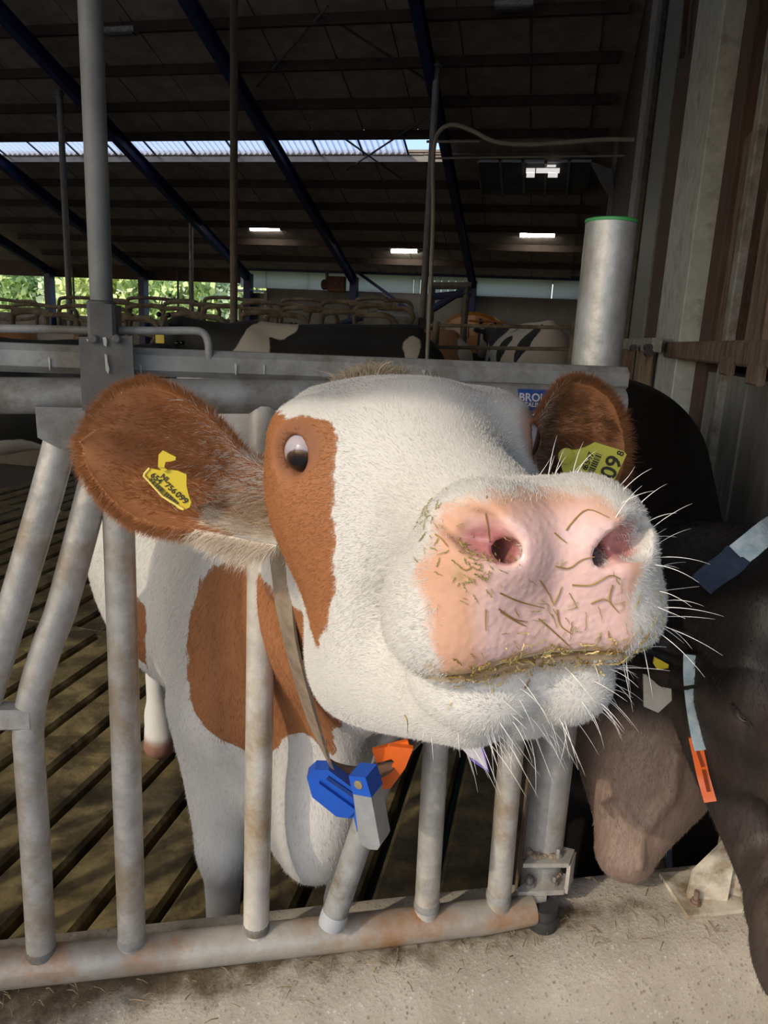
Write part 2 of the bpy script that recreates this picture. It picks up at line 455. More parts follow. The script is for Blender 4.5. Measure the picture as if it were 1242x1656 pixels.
# ---------------------------------------------------------------- kerb under the fence and the feed alley outside
ground = struct('ground')
M_ALLEY = mat('concrete feed alley', (.20, .20, .21), (.27, .27, .28), 3, .9, 0, .4, 40)
M_FIELD = mat('grass field', (.10, .17, .05), (.16, .24, .08), 2, .95)
MB().box(B(-8, -12.6, -.17), (BU, BV, (0, 0, 1)), (60, 13.4, .05)).build('feed_alley', M_ALLEY, ground)
MB().box(B(-8, 60, -.4), (BU, BV, (0, 0, 1)), (120, 36, .05)).build('field', M_FIELD, ground)
KT = 0.425
kerb = struct('trim_1')
def conc_mat():
    mt = bpy.data.materials.new('rough kerb concrete'); mt.use_nodes = True
    n, l = mt.node_tree.nodes, mt.node_tree.links
    b = n['Principled BSDF']; b.inputs['Roughness'].default_value = .92
    tc = n.new('ShaderNodeTexCoord')
    def noise(s, d=8, r=.65):
        q = n.new('ShaderNodeTexNoise'); q.inputs['Scale'].default_value = s; q.inputs['Detail'].default_value = d; q.inputs['Roughness'].default_value = r
        l.new(tc.outputs['Object'], q.inputs['Vector']); return q.outputs['Fac']
    def ramp(x, p0, c0, p1, c1):
        q = n.new('ShaderNodeValToRGB'); e = q.color_ramp.elements
        e[0].position, e[0].color, e[1].position, e[1].color = p0, (*c0, 1), p1, (*c1, 1)
        l.new(x, q.inputs[0]); return q.outputs[0]
    def mix(f, a, c):
        q = n.new('ShaderNodeMix'); q.data_type = 'RGBA'; l.new(f, q.inputs[0])
        for s, i in ((a, 6), (c, 7)):
            if isinstance(s, tuple): q.inputs[i].default_value = (*s, 1)
            else: l.new(s, q.inputs[i])
        return q.outputs[2]
    base = ramp(noise(5), .35, (.58, .51, .41), .65, (.82, .74, .63))
    vo = n.new('ShaderNodeTexVoronoi'); vo.inputs['Scale'].default_value = 115; l.new(tc.outputs['Object'], vo.inputs['Vector'])
    sp = ramp(vo.outputs['Distance'], .20, (1, 1, 1), .40, (0, 0, 0))
    lay = mix(sp, base, ramp(noise(60), .4, (.40, .33, .24), .62, (.90, .87, .80)))
    at_ = n.new('ShaderNodeAttribute'); at_.attribute_name = 'dirt'
    ad = n.new('ShaderNodeMath'); ad.operation = 'ADD'; l.new(at_.outputs['Fac'], ad.inputs[0])
    su_ = n.new('ShaderNodeMath'); su_.operation = 'MULTIPLY_ADD'; l.new(noise(14), su_.inputs[0]); su_.inputs[1].default_value = 1.3; su_.inputs[2].default_value = -.72
    l.new(su_.outputs[0], ad.inputs[1])
    dm = ramp(ad.outputs[0], .25, (0, 0, 0), .62, (1, 1, 1))
    lay = mix(dm, lay, ramp(noise(30), .35, (.11, .075, .04), .7, (.27, .20, .12)))
    l.new(lay, b.inputs['Base Color'])
    bp = n.new('ShaderNodeBump'); bp.inputs['Strength'].default_value = 1.0; bp.inputs['Distance'].default_value = .0055
    a2 = n.new('ShaderNodeMath'); a2.operation = 'MULTIPLY_ADD'; l.new(noise(210, 10, .8), a2.inputs[0]); a2.inputs[1].default_value = 1.3
    inv = n.new('ShaderNodeMath'); inv.operation = 'MULTIPLY'; inv.inputs[1].default_value = -.35; l.new(vo.outputs['Distance'], inv.inputs[0])
    l.new(inv.outputs[0], a2.inputs[2]); l.new(a2.outputs[0], bp.inputs['Height']); l.new(bp.outputs[0], b.inputs['Normal'])
    return mt
M_KERB = conc_mat()
# profile across the kerb (towards the viewer, height): back, top, worn front edge, sloping front
prof = [(-.12, -.15), (-.12, KT - .02), (-.10, KT), (-.04, KT + .002), (.03, KT), (.075, KT - .006), (.105, KT - .018), (.13, KT - .04), (.15, KT - .075), (.165, KT - .12), (.18, KT - .19), (.20, KT - .30), (.215, -.15)]
fine = []
for (a0, b0), (a1, b1) in zip(prof[:-1], prof[1:]):
    k = max(1, int(math.hypot(a1 - a0, b1 - b0) / .014))
    fine += [(a0 + (a1 - a0) * i / k, b0 + (b1 - b0) * i / k) for i in range(k)]
fine.append(prof[-1])
ss = np.arange(-3.2, 1.75, .015)
vs, fs, dirt = [], [], []
def vnoise(x, y, s=0):
    return (math.sin(x * 7.1 + s) * math.cos(y * 9.3 - s) + math.sin(x * 17.7 - 2 * s + y * 5) * .5 + math.sin(x * 41 + y * 37 + s) * .3) / 1.8
for s in ss:
    for a, b in fine:
        wob = .004 * vnoise(s, a + b, 1) + random.uniform(-.0011, .0011)
        p = F0 + FD * s + FN * (a + (wob if b > 0 else 0)) + np.array([0, 0, b + wob * .8])
        vs.append(p)
        dirt.append(max(0, 1 - abs(a - .0) / .11) * .72 + max(0, (.62 - s) / 1.6) * .75 - max(0, s - .75) * .55)
n = len(fine)
for i in range(len(ss) - 1):
    for j in range(n - 1):
        fs.append((i * n + j, i * n + j + 1, (i + 1) * n + j + 1, (i + 1) * n + j))
me = bpy.data.meshes.new('kerb'); me.from_pydata([tuple(v) for v in vs], [], fs)
me.polygons.foreach_set('use_smooth', [True] * len(fs))
me.attributes.new('dirt', 'FLOAT', 'POINT').data.foreach_set('value', dirt)
put('kerb_block', me, M_KERB, kerb)
# added unseen leaf at the eave, placed to shade part of the fence
wf = struct('added_front_shade')
MB().box(B(-2.19, EAVE_V + .03, (EAVE_Z - .17) / 2), ((0, 0, 1), BU, BV), ((EAVE_Z + .17) / 2, .23, .06)).build('shade_leaf', GALV_DIRTY, wf)
# added unseen roll and board under the eave, to lower its shadow edge
MB().tube([B(-1.94, EAVE_V, H + 1.50), B(7.5, EAVE_V, H + 1.50)], .10, 14).build('shade_roll', mat('green grey shade roll', (.10, .13, .12), (.15, .18, .17), 6, .7), wf)
MB().beam(B(-1.94, EAVE_V, H + 1.62), B(7.5, EAVE_V, H + 1.62), .06, .16).build('shade_board', WOOD_DARK, wf)
# ---------------------------------------------------------------- right hand wall: boards, posts, mesh window, concrete panel
wr = struct('wall_right')
LEDGE_Z = at_u(1160, 585, WALL_U)[2]
def vz(x, y=300):                           # depth of the wall's face where the picture column x meets it
    return at_u(x, y, WALL_U) @ BV
MB().box(B(WALL_U + .30, 12.6, 3.6), (BU, BV, (0, 0, 1)), (.05, 12.4, 3.7)).build('backing', M_PURLIN, wr)
k = 0
bv0 = 2.0
while bv0 < 9.0:                            # upright boards
    if not (vz(1236) - .02 < bv0 < vz(1178) + .02):
        MB().box(B(WALL_U + .20 + random.uniform(-.008, .008), bv0 + .09, (LEDGE_Z + 6.2) / 2 - .02), ((0, 0, 1), BU, BV), ((6.2 - LEDGE_Z) / 2, .02, .086), .004).build('board', WOOD_DARK, wr)
    bv0 += .184
for pv in (2.2, 3.6, 5.0, 6.4, 7.8):        # concrete panels under the ledge
    MB().box(B(WALL_U + .14, pv, LEDGE_Z / 2 - .02), ((0, 0, 1), BU, BV), (LEDGE_Z / 2 - .03, .06, .69), .01).build('concrete_panel', CONC_GREY, wr)
def post(x0, x1, name, mt, depth=.10, z1=6.0, z0=0.0, off=0.0, y=300):
    va, vb = vz(x1, y), vz(x0, y)
    return MB().box(B(WALL_U + depth / 2 + off, (va + vb) / 2, (z0 + z1) / 2), ((0, 0, 1), BU, BV), ((z1 - z0) / 2, depth / 2, abs(vb - va) / 2), .006).build(name, mt, wr)
post(1098, 1139, 'steel_post', mat('galvanised wall post', (.34, .37, .36), (.46, .49, .48), 16, .6, .1, .4, 40, dirt=(.24, .25, .24), dscale=9, damt=.25), .10, off=-.02)
post(1089, 1096, 'edge_strip', WOOD_PALE, .05, off=.02)
post(1068, 1087, 'timber_post', WOOD_DARK, .12, off=.02)
post(1043, 1064, 'steel_post', mat('dull steel post', (.13, .14, .14), (.19, .20, .20), 14, .6, .15, .3, 40), .10, off=.02)
post(1030, 1036, 'edge_strip', STEEL_DARK, .05, off=.0)
post(1018, 1027, 'steel_post', GALV_DIRTY, .06, off=.02)
post(1143, 1158, 'timber_post', WOOD_DARK, .12, off=.06)
o = post(1160, 1172, 'timber_post', WOOD_PALE, .10, off=.08, z1=LEDGE_Z + .9, z0=LEDGE_Z)
post(1208, 1236, 'timber_post', WOOD_PALE, .12, off=.02, z0=LEDGE_Z, y=450)
post(1181, 1188, 'edge_strip', GALV_DIRTY, .04, off=.05)
# steel brace leaning on the wall high up
MB().beam(at_u(1112, -20, WALL_U - .02), at_u(1103, 90, WALL_U - .02), .05, .03, up=BU).build('wall_brace', WOOD_DARK, wr)
# ledge
MB().box(B(WALL_U + .06, 3.2, LEDGE_Z + .035), (BV, BU, (0, 0, 1)), (1.05, .10, .04), .008).build('ledge', WOOD_PALE, wr)
for x, y in ((1176, 592), (1222, 606)):
    MB().box(at_u(x, y, WALL_U - .045), (BV, BU, (0, 0, 1)), (.06, .012, .03), .006).build('ledge_block', WOOD_PALE, wr)
# window with wire mesh
w3 = struct('window_3')
va, vb = vz(1206, 450), vz(1178, 450)
zt, zb, zm = 4.6, at_u(1195, 490, WALL_U)[2], at_u(1200, 395, WALL_U)[2]
M_GLASS3 = mat('dusty dark window', (.045, .05, .06), (.075, .08, .09), 3, .35, 0)
MB().box(B(WALL_U + .20, (va + vb) / 2, (zm + zt) / 2), ((0, 0, 1), BU, BV), ((zt - zm) / 2 - .01, .01, (vb - va) / 2)).build('pane', M_GLASS3, w3)
MB().box(B(WALL_U + .20, (va + vb) / 2, (zm + zb) / 2), ((0, 0, 1), BU, BV), ((zm - zb) / 2 - .01, .01, (vb - va) / 2)).build('pane', M_GLASS3, w3)
MB().box(B(WALL_U + .19, (va + vb) / 2, (LEDGE_Z + zb) / 2), ((0, 0, 1), BU, BV), ((zb - LEDGE_Z) / 2, .02, (vb - va) / 2)).build('sill_panel', CONC_GREY, w3)
MB().beam(B(WALL_U + .15, va, zm), B(WALL_U + .15, vb, zm), .03, .035).build('window_rail', STEEL_DARK, w3)
MB().beam(B(WALL_U + .15, va, zb), B(WALL_U + .15, vb, zb), .03, .03).build('window_rail', GALV_DIRTY, w3)
for vv in (va + .01, (va + vb) / 2, vb - .01):
    MB().beam(B(WALL_U + .15, vv, zb), B(WALL_U + .15, vv, zt), .02, .02, up=BU).build('window_stile', GALV_DIRTY, w3)
mb = MB()
for i in range(int((zt - zb) / .03)):
    mb.beam(B(WALL_U + .16, va, zb + i * .03), B(WALL_U + .16, vb, zb + i * .03), .002, .002)
for i in range(int((vb - va) / .02)):
    mb.beam(B(WALL_U + .16, va + i * .02, zb), B(WALL_U + .16, va + i * .02, zt), .002, .002, up=BU)
tag(mb.build('wire_mesh', STEEL_DARK, w3), kind='stuff')
# far post and haunch at the end of the wall
for x, w in ((992, 10), (1003, 6)):
    d = at_v(x, 300, 17.0)
    MB().box(B(d @ BU, 17.0, 3.2), ((0, 0, 1), BU, BV), (3.2, w / 1200 * 17 / 2, .08)).build('far_post', GALV_DIRTY, wr)
a, b_, c_ = at_v(955, 262, 16.8), at_v(990, 275, 16.8), at_v(995, 330, 16.8)
MB().prism([(0, 0), ((b_ - a) @ BU, (b_ - a)[2]), ((c_ - a) @ BU, (c_ - a)[2]), ((c_ - a) @ BU * .55, (c_ - a)[2] * .62)], a, (BU, (0, 0, 1), BV), .12).build('haunch_plate', mat('pale sheet', (.12, .12, .11), (.17, .17, .16), 3, .8), wr)
# ================================================================== FEED FENCE (headlocks)
fence = thing('feed_fence', 'galvanised headlock feed fence with twin top rail standing along the concrete kerb', 'fence', (F0[0] + FD[0] * .6, F0[1] + FD[1] * .6, KT))
def fz(pts, off=0.0): return [on_f(x, y, off) for x, y in pts]
rail = [np.array([0, 0, KT + .036]) + F0 - FD * 2.9] + fz([(-120, 1580), (250, 1541), (560, 1508), (780, 1483)]) + fz([(862, 1472)])
r0 = .031
bot = MB(); bot.tube(rail, [r0] * 5 + [.026], 18); bot.build('bottom_rail', RAIL, fence)
low = MB(); low.tube([np.array([0, 0, on_f(0, 640)[2]]) + F0 - FD * 2.9] + fz([(-120, 639), (400, 641), (760, 644), (1003, 652)]), .0252, 18); low.build('lower_top_rail', GALV_DIRTY, fence)
up_ = MB(); q = [np.array([0, 0, on_f(0, 588)[2]]) + F0 - FD * 2.9 - FN * .022, on_f(1004, 613, -.022)]
up_.box((q[0] + q[1]) / 2, (nrm(q[1] - q[0]), np.cross((0, 0, 1), nrm(q[1] - q[0])), (0, 0, 1)), (np.linalg.norm(q[1] - q[0]) / 2, .026, .0195), .009)
up_.build('upper_top_rail', GALV_DIRTY, fence)
TR = .0225
def bar(pts, name='bar', r=TR, off=0.0, mt=None):
    return MB().tube(bend(fz(pts, off), 5) if len(pts) > 2 else fz(pts, off), r, 16).build(name, mt or GALV, fence)
bar([(106, 668), (97, 717), (62, 846), (2, 1050), (-40, 1190)], 'slanting_bar')
bar([(176, 700), (150, 795), (102, 975), (76, 1046), (54, 1122), (46, 1180), (48, 1226), (58, 1381), (68, 1562)], 'bent_bar')
bar([(186, 652), (214, 1540)], 'upright_bar')
bar([(427, 655), (414, 1520)], 'upright_bar', mt=mat('paler galvanised steel', (.47, .44, .39), (.64, .60, .53), 22, .42, .3, .3, 60, dirt=(.36, .27, .17), dscale=6, damt=.3))  # a paler steel on this bar than on the others
bar([(736, 655), (689, 1486)], 'upright_bar')
bar([(873, 660), (805, 1472)], 'upright_bar')
bar([(800, 705), (575, 1377), (541, 1479)], 'locking_bar', off=.022, mt=GALV_DIRTY)
a, b_ = on_f(543, 1473, .022), on_f(535, 1497, .022)
MB().lathe(a, b_ - a, [(0, .0235), (.012, .0245), (np.linalg.norm(b_ - a) * .9, .0235), (np.linalg.norm(b_ - a), .018)], 16).build('plastic_foot', mat('grey plastic', (.36, .37, .39), None, rough=.45), fence)
for s_ in (-.34, -.62, -.82, -1.06, -1.26, -1.54, -1.74, -1.98, -2.18, -2.46, -2.66):      # the fence goes on past the picture's edge
    p_ = F0 + FD * s_; MB().tube([p_ + np.array([0, 0, KT + .04]), p_ + np.array([0, 0, H - .1])], TR, 12).build('upright_bar', GALV, fence)
for x, y in ((68, 1555), (214, 1535), (414, 1514), (689, 1478), (805, 1462)):      # weld beads where the bars meet the rail
    c = on_f(x, y); MB().lathe(c + np.array([0, 0, .022]), (0, 0, 1), [(-.006, .0240), (.001, .0240), (.005, .0232), (.008, .0226)], 18).build('weld', GALV_DIRTY, fence)
a, b_ = on_f(-60, 1158, .006), on_f(52, 1157, .006)
MB().box((a + b_) / 2, (nrm(b_ - a), FN, (0, 0, 1)), (np.linalg.norm(b_ - a) / 2, .017, .0165), .003).build('cross_link', GALV, fence)
c = on_f(110, 690, .0)
MB().prism([(-.035, .03), (.03, .03), (.024, -.02), (-.005, -.028), (-.034, -.012)], c + FN * .012, (FD, (0, 0, 1), FN), .034).build('bar_bracket', GALV_DIRTY, fence)
# the locking latch box on the twin rail
pl = [on_f(x, y, .036) for x, y in ((127, 545), (214, 543), (219, 660), (133, 664))]
c = sum(pl) / 4
MB().prism([((p - c) @ FD, (p - c)[2]) for p in pl], c - FN * .004, (FD, (0, 0, 1), FN), .008).build('latch_plate', STEEL_DARK, fence)
M_DROP = mat('pale dried droppings', (.40, .38, .34), (.52, .50, .46), 60, .8)
for px_ in ([(166, 546), (171, 545), (173, 552), (172, 561), (168, 558)], [(169, 572), (173, 574), (174, 586), (177, 597), (175, 605), (171, 598), (170, 584)], [(139, 548), (143, 549), (142, 553)]):
    q_ = [on_f(x, y, .0405) for x, y in px_]; cq = sum(q_) / len(q_)
    MB().prism([((p - cq) @ FD, (p - cq)[2]) for p in q_], cq, (FD, (0, 0, 1), FN), .0016).build('dropping', M_DROP, fence)
for x_, y0_, y1_, w_ in ((381, 588, 607, 4), (427, 590, 606, 2.5), (578, 592, 612, 3), (80, 578, 600, 2.5), (685, 598, 605, 6), (927, 602, 618, 3), (934, 602, 622, 3), (228, 590, 606, 3)):
    cq = (on_f(x_, y0_, .006) + on_f(x_, y1_, .006)) / 2; h_ = np.linalg.norm(on_f(x_, y0_, .006) - on_f(x_, y1_, .006)) / 2; ww = w_ / 1200 * 1.1 / 2
    MB().prism([(-ww, h_), (ww, h_ * .9), (ww * .8, 0), (ww * .5, -h_ * .8), (0, -h_), (-ww * .6, -h_ * .5)], cq, (FD, (0, 0, 1), FN), .0016).build('dropping', M_DROP, fence)
c2 = on_f(170, 524, .0)
lug = MB().box(c2, ((0, 0, 1), FN, FD), (.026, .034, .018), .004).build('latch_lug', STEEL_DARK, fence)
for x in (152, 189):
    MB().lathe(on_f(x, 548, .040), FN, [(0, .006), (.004, .006), (.006, .004)], 8).build('bolt', STEEL_DARK, lug)
def rod(pts, r=.0058, off=.0):
    MB().tube(bend(fz(pts, off), 5), r, 10).build('trip_rod', GALV_DIRTY, fence)
rod([(-80, 531), (60, 532), (155, 535)]); rod([(187, 534), (260, 535), (315, 535), (331, 541), (337, 556), (338, 580)])
# sticker on the tube, half rubbed off
M_BLUE_ST = mat('blue printed sticker', (.012, .05, .22), (.02, .075, .30), 30, .5, 0, dirt=(.13, .125, .11), dscale=26, damt=.25)
mb = MB(); vs, fs = [], []
p0, p1 = on_f(828, 645), on_f(940, 649)
t_ = nrm(p1 - p0)
for i in range(9):
    for k in range(9):
        an = math.radians(-62 + 104 * k / 8 + (6 * math.sin(i * 2.3) if k == 0 else 0)); c = p0 + (p1 - p0) * i / 8
        vs.append(c + FN * math.cos(an) * .0257 + np.array([0, 0, 1]) * math.sin(an) * .0257)
for i in range(8):
    for k in range(8): fs.append((i * 9 + k, (i + 1) * 9 + k, (i + 1) * 9 + k + 1, i * 9 + k + 1))
st = mb.add(vs, fs, True).build('sticker', M_BLUE_ST, fence); st['label'] = 'blue sticker with worn white lettering'
def text(name, body, c, right, up, size, mt, parent, ext=.0002, align='LEFT', shear=0):
    cu = bpy.data.curves.new(name, 'FONT'); cu.body = body; cu.size = size; cu.extrude = ext; cu.align_x = align; cu.align_y = 'CENTER'; cu.shear = shear; cu.offset = size * .018
    cu.resolution_u = 3
    to = bpy.data.objects.new(name, cu); COL.objects.link(to)
    bpy.context.view_layer.update()
    me = bpy.data.meshes.new_from_object(to.evaluated_get(bpy.context.evaluated_depsgraph_get()))
    bpy.data.objects.remove(to, do_unlink=True)
    me.materials.clear(); me.materials.append(mt)
    o = bpy.data.objects.new(name, me); COL.objects.link(o)
    r, u = nrm(right), nrm(up); n_ = np.cross(r, u)
    M4 = Matrix.Identity(4)
    for i in range(3): M4[i][0], M4[i][1], M4[i][2], M4[i][3] = r[i], u[i], n_[i], c[i]
    o.parent = parent; o.matrix_parent_inverse = parent.matrix_world.inverted(); o.matrix_world = M4
    return o
M_PRINT_W = mat('white print', (.50, .51, .52), None, rough=.6)
M_PRINT_K = mat('black print', (.03, .028, .012), None, rough=.7)
for body, x, y, an, sz in (('BROUWERS', 829, 641, 12, .0175), ('STALINRICHTING', 834, 655, -12, .0098)):
    c = on_f(x, y); a_ = math.radians(an)
    base = on_f(x, 646) + FN * math.cos(a_) * .0262 + np.array([0, 0, 1]) * math.sin(a_) * .0262
    text('lettering', body, base, t_, np.array([0, 0, 1]) * math.cos(a_) - FN * math.sin(a_), sz, M_PRINT_W, st)
# ---------------------------------------------------------------- the post the gate hangs on
post_ = thing('gate_post', 'thick galvanised tube post with green rim on top and hinge plates at its foot', 'post', on_f(890, 1440, -.07))
pb = on_f(873, 1400, -.075); 
MB().tube([np.array([pb[0], pb[1], KT]), np.array([pb[0], pb[1], on_f(984, 359, -.075)[2]])], .0405, 28).build('tube', mat('galvanised post', (.33, .33, .325), (.50, .495, .475), 24, .40, .45, .25, 60, dirt=(.30, .28, .24), dscale=8, damt=.3), post_)
MB().lathe(np.array([pb[0], pb[1], on_f(984, 359, -.075)[2] - .002]), (0, 0, 1), [(0, .0418), (.0042, .0418), (.0055, .040)], 32).build('green_rim', mat('green plastic rim', (.03, .26, .06), (.05, .34, .09), 10, .5), post_)
MB().beam(pb + FD * -.043 + np.array([0, 0, -.06]), np.array([pb[0], pb[1], H - .2]) + FD * -.043, .006, .012, up=FN).build('edge_strip', WOOD_PALE, post_)
def plane_plate(pts, th, name, mt, parent):
    pts = [np.asarray(p, float) for p in pts]
    c = sum(pts) / len(pts); a = nrm(pts[1] - pts[0]); n_ = nrm(np.cross(a, pts[2] - pts[0])); b = np.cross(n_, a)
    return MB().prism([((p - c) @ a, (p - c) @ b) for p in pts], c, (a, b, n_), th).build(name, mt, parent)
def plate(px, off, th, name, mt, parent, z=None):
    q = [on_f(x, y, off) for x, y in px]
    zz = z if z is not None else sum(p[2] for p in q) / len(q)
    q = [at_z(x, y, zz) for x, y in px]
    c = sum(q) / len(q)
    return MB().prism([((p - c) @ np.array([1, 0, 0]), (p - c) @ np.array([0, 1, 0])) for p in q], c, (np.array([1., 0, 0]), np.array([0, 1., 0]), (0, 0, 1)), th).build(name, mt, parent)
zc = on_f(880, 1440)[2]
hz = KT + .052
hp1 = plate([(858, 1384), (902, 1370), (929, 1377), (920, 1400), (846, 1400)], 0, .009, 'hinge_plate', GALV, post_, hz + .058)
hp2 = plate([(835, 1441), (866, 1420), (905, 1414), (927, 1421), (912, 1443), (838, 1447)], 0, .011, 'hinge_plate', GALV, post_, hz)
plate([(815, 1462), (832, 1448), (884, 1445), (883, 1462), (818, 1476)], 0, .020, 'rail_end_plate', GALV, fence, KT + .036)
ca, cb_ = at_z(929, 1377, hz + .058), at_z(920, 1400, hz + .058)
plane_plate([ca, cb_, cb_ - np.array([0, 0, .062]), ca - np.array([0, 0, .062])], .007, 'hinge_cheek', GALV, post_)
pa, pb_ = at_z(843, 1397, hz + .050), at_z(918, 1391, hz + .050)
MB().tube([pa, pb_], .0085, 12).build('hinge_pin', GALV_DIRTY, post_)
for x, y, zz, r in ((856, 1432, hz + .005, .0105), (902, 1386, hz + .062, .007), (896, 1431, hz + .005, .007)):
    MB().lathe(at_z(x, y, zz), (0, 0, 1), [(0, r), (.007, r), (.008, r * .62), (.016, r * .6), (.018, r * .4)], 8).build('bolt', GALV_DIRTY, post_)
c = at_z(878, 1478, KT + .02)
MB().lathe(np.array([c[0], c[1], KT - .002]), (0, 0, 1), [(0, .029), (.024, .029), (.025, .026), (.044, .026)], 20).build('rubber_pad', BLACK_RUBBER, post_)
mb = MB()
for i in range(90):
    zz = random.choice((hz + .064, hz + .064, hz + .008)); p = at_z(random.uniform(856, 905), random.uniform(1372, 1386) if zz > hz + .02 else random.uniform(1408, 1420), zz)
    q_ = random.uniform(.002, .006); mb.lathe(p, (random.uniform(-.4, .4), random.uniform(-.4, .4), 1), [(-q_, q_ * .7), (0, q_ * 1.3), (q_, q_ * .5)], 5)
tag(mb.build('caked_dirt', mat('caked dirt', (.16, .125, .085), (.30, .24, .17), 60, .95, 0, .5), post_), kind='stuff')
# ---------------------------------------------------------------- foot of the next post, bolted on the kerb
foot = thing('post_foot', 'bolted steel base plate with gusset on the kerb beside the black cow', 'post', at_z(1160, 1455, KT))
M_FOOT = mat('dusty pale steel', (.52, .48, .40), (.68, .64, .55), 20, .6, .1, .4, 50, dirt=(.25, .19, .12), dscale=9, damt=.4)
plate([(1066, 1414), (1112, 1484), (1228, 1470), (1186, 1405)], 0, .009, 'base_plate', M_FOOT, foot, KT + .006)
ga = at_z(1110, 1450, KT + .01); gb = at_z(1175, 1455, KT + .01); Yg = ga[1]
plane_plate([ga, gb, gb + np.array([.0, 0, .12]), gb + np.array([-.025, 0, .135]), ga + np.array([.004, 0, .06])], .008, 'gusset', M_FOOT, foot)
pc = at_z(1192, 1440, KT + .008)
MB().tube([pc + np.array([.0, .02, 0]), pc + np.array([.0, .02, .95])], .040, 18).build('tube', M_FOOT, foot)
bc = at_z(1124, 1462, KT + .01)
MB().lathe(bc, (0, 0, 1), [(0, .011), (.005, .011), (.006, .008), (.012, .008), (.0125, .0055), (.03, .0055)], 8).build('bolt', mat('rusty bolt', (.16, .10, .08), (.25, .17, .13), 40, .7, .3), foot)
# ================================================================== SOFT BODIES: distance fields and their surfaces
def ell(p, c, r):
    q = p - np.array(c, np.float32)
    r = np.array(r, np.float32)
    k0 = np.sqrt(((q / r) ** 2).sum(-1)); k1 = np.sqrt(((q / (r * r)) ** 2).sum(-1))
    return k0 * (k0 - 1) / np.maximum(k1, 1e-9)
def cone(p, a, b, ra, rb, sc=None):
    """tapered capsule; sc: squash factors of the space (per axis)"""
    a, b = np.array(a, np.float32), np.array(b, np.float32)
    if sc is not None:
        s = np.array(sc, np.float32); p = p / s; a = a / s; b = b / s
    ab = b - a
    t = np.clip(((p - a) @ ab) / (ab @ ab), 0, 1)
    d = np.sqrt(((p - a - t[..., None] * ab) ** 2).sum(-1)) - (ra + (rb - ra) * t)
    return d * (min(sc) if sc is not None else 1)
def rbox(p, c, h, r):
    q = np.abs(p - np.array(c, np.float32)) - (np.array(h, np.float32) - r)
    return np.sqrt((np.maximum(q, 0) ** 2).sum(-1)) + np.minimum(q.max(-1), 0) - r
def smin(a, b, k):
    h = np.maximum(k - np.abs(a - b), 0) / k
    return np.minimum(a, b) - h * h * k * .25
def smax(a, b, k):
    return -smin(-a, -b, k)
def mx(p):                                   # mirrored in x
    q = p.copy(); q[..., 0] = np.abs(q[..., 0]); return q
def rot(p, c, axis, deg):                    # p turned round c
    a = math.radians(deg); c = np.array(c, np.float32)
    i, j = {'x': (1, 2), 'y': (2, 0), 'z': (0, 1)}[axis]
    q = p - c; r = q.copy()
    r[..., i] = math.cos(a) * q[..., i] + math.sin(a) * q[..., j]
    r[..., j] = -math.sin(a) * q[..., i] + math.cos(a) * q[..., j]
    return r + c
def surface(fn, lo, hi, h):
    """surface nets of fn over a box; returns vertices and quads"""
    lo, hi = np.array(lo, float), np.array(hi, float)
    n = np.ceil((hi - lo) / h).astype(int) + 1
    g = np.stack(np.meshgrid(*[lo[i] + h * np.arange(n[i]) for i in range(3)], indexing='ij'), -1).astype(np.float32)
    d = np.empty(n, np.float32)
    for i in range(0, n[0], 24):
        d[i:i + 24] = fn(g[i:i + 24].reshape(-1, 3)).reshape(g[i:i + 24].shape[:3])
    ins = d < 0
    c = np.zeros(n - 1, np.int8)
    cor = [(i, j, k) for i in (0, 1) for j in (0, 1) for k in (0, 1)]
    sl_ = lambda A, o: A[o[0]:n[0] - 1 + o[0], o[1]:n[1] - 1 + o[1], o[2]:n[2] - 1 + o[2]]
    for o in cor: c += sl_(ins, o)
    act = np.argwhere((c > 0) & (c < 8))
    idx = -np.ones(n - 1, np.int64); idx[tuple(act.T)] = np.arange(len(act))
    D = {o: d[act[:, 0] + o[0], act[:, 1] + o[1], act[:, 2] + o[2]] for o in cor}
    acc = np.zeros((len(act), 3)); cnt = np.zeros(len(act))
    for o in cor:
        for ax in range(3):
            if o[ax]: continue
            o2 = tuple(1 if k == ax else o[k] for k in range(3))
            a, b = D[o], D[o2]; w = (a < 0) != (b < 0)
            t = np.where(w, a / np.where(w, a - b, 1), 0)
            q = np.array(o, float)[None].repeat(len(act), 0); q[:, ax] += t
            acc[w] += q[w]; cnt[w] += 1
    v = lo + h * (act + acc / cnt[:, None])
    F = []
    for ax in range(3):
        b, c2 = (ax + 1) % 3, (ax + 2) % 3
        s0 = [slice(None)] * 3; s1 = [slice(None)] * 3
        s0[ax] = slice(0, n[ax] - 1); s1[ax] = slice(1, n[ax])
        A, Bq = ins[tuple(s0)], ins[tuple(s1)]
        e = np.argwhere(A != Bq)
        e = e[(e[:, b] > 0) & (e[:, c2] > 0) & (e[:, b] < n[b] - 1) & (e[:, c2] < n[c2] - 1)]
        flip = A[tuple(e.T)]
        def gi(db, dc):
            q = e.copy(); q[:, b] -= db; q[:, c2] -= dc; return idx[tuple(q.T)]
        q = np.stack([gi(0, 0), gi(1, 0), gi(1, 1), gi(0, 1)], -1)
        q[~flip] = q[~flip][:, ::-1]
        F.append(q)
    F = np.concatenate(F); F = F[(F >= 0).all(1)]
    return v, F[:, ::-1] if _inverted(v, F, fn) else F
def _inverted(v, F, fn):
    k = F[:: max(1, len(F) // 200)]
    c = v[k].mean(1); nn = np.cross(v[k[:, 1]] - v[k[:, 0]], v[k[:, 2]] - v[k[:, 0]])
    nn /= np.linalg.norm(nn, axis=1)[:, None] + 1e-12
    e = .002
    return (fn((c + nn * e).astype(np.float32)) < fn((c - nn * e).astype(np.float32))).mean() > .5
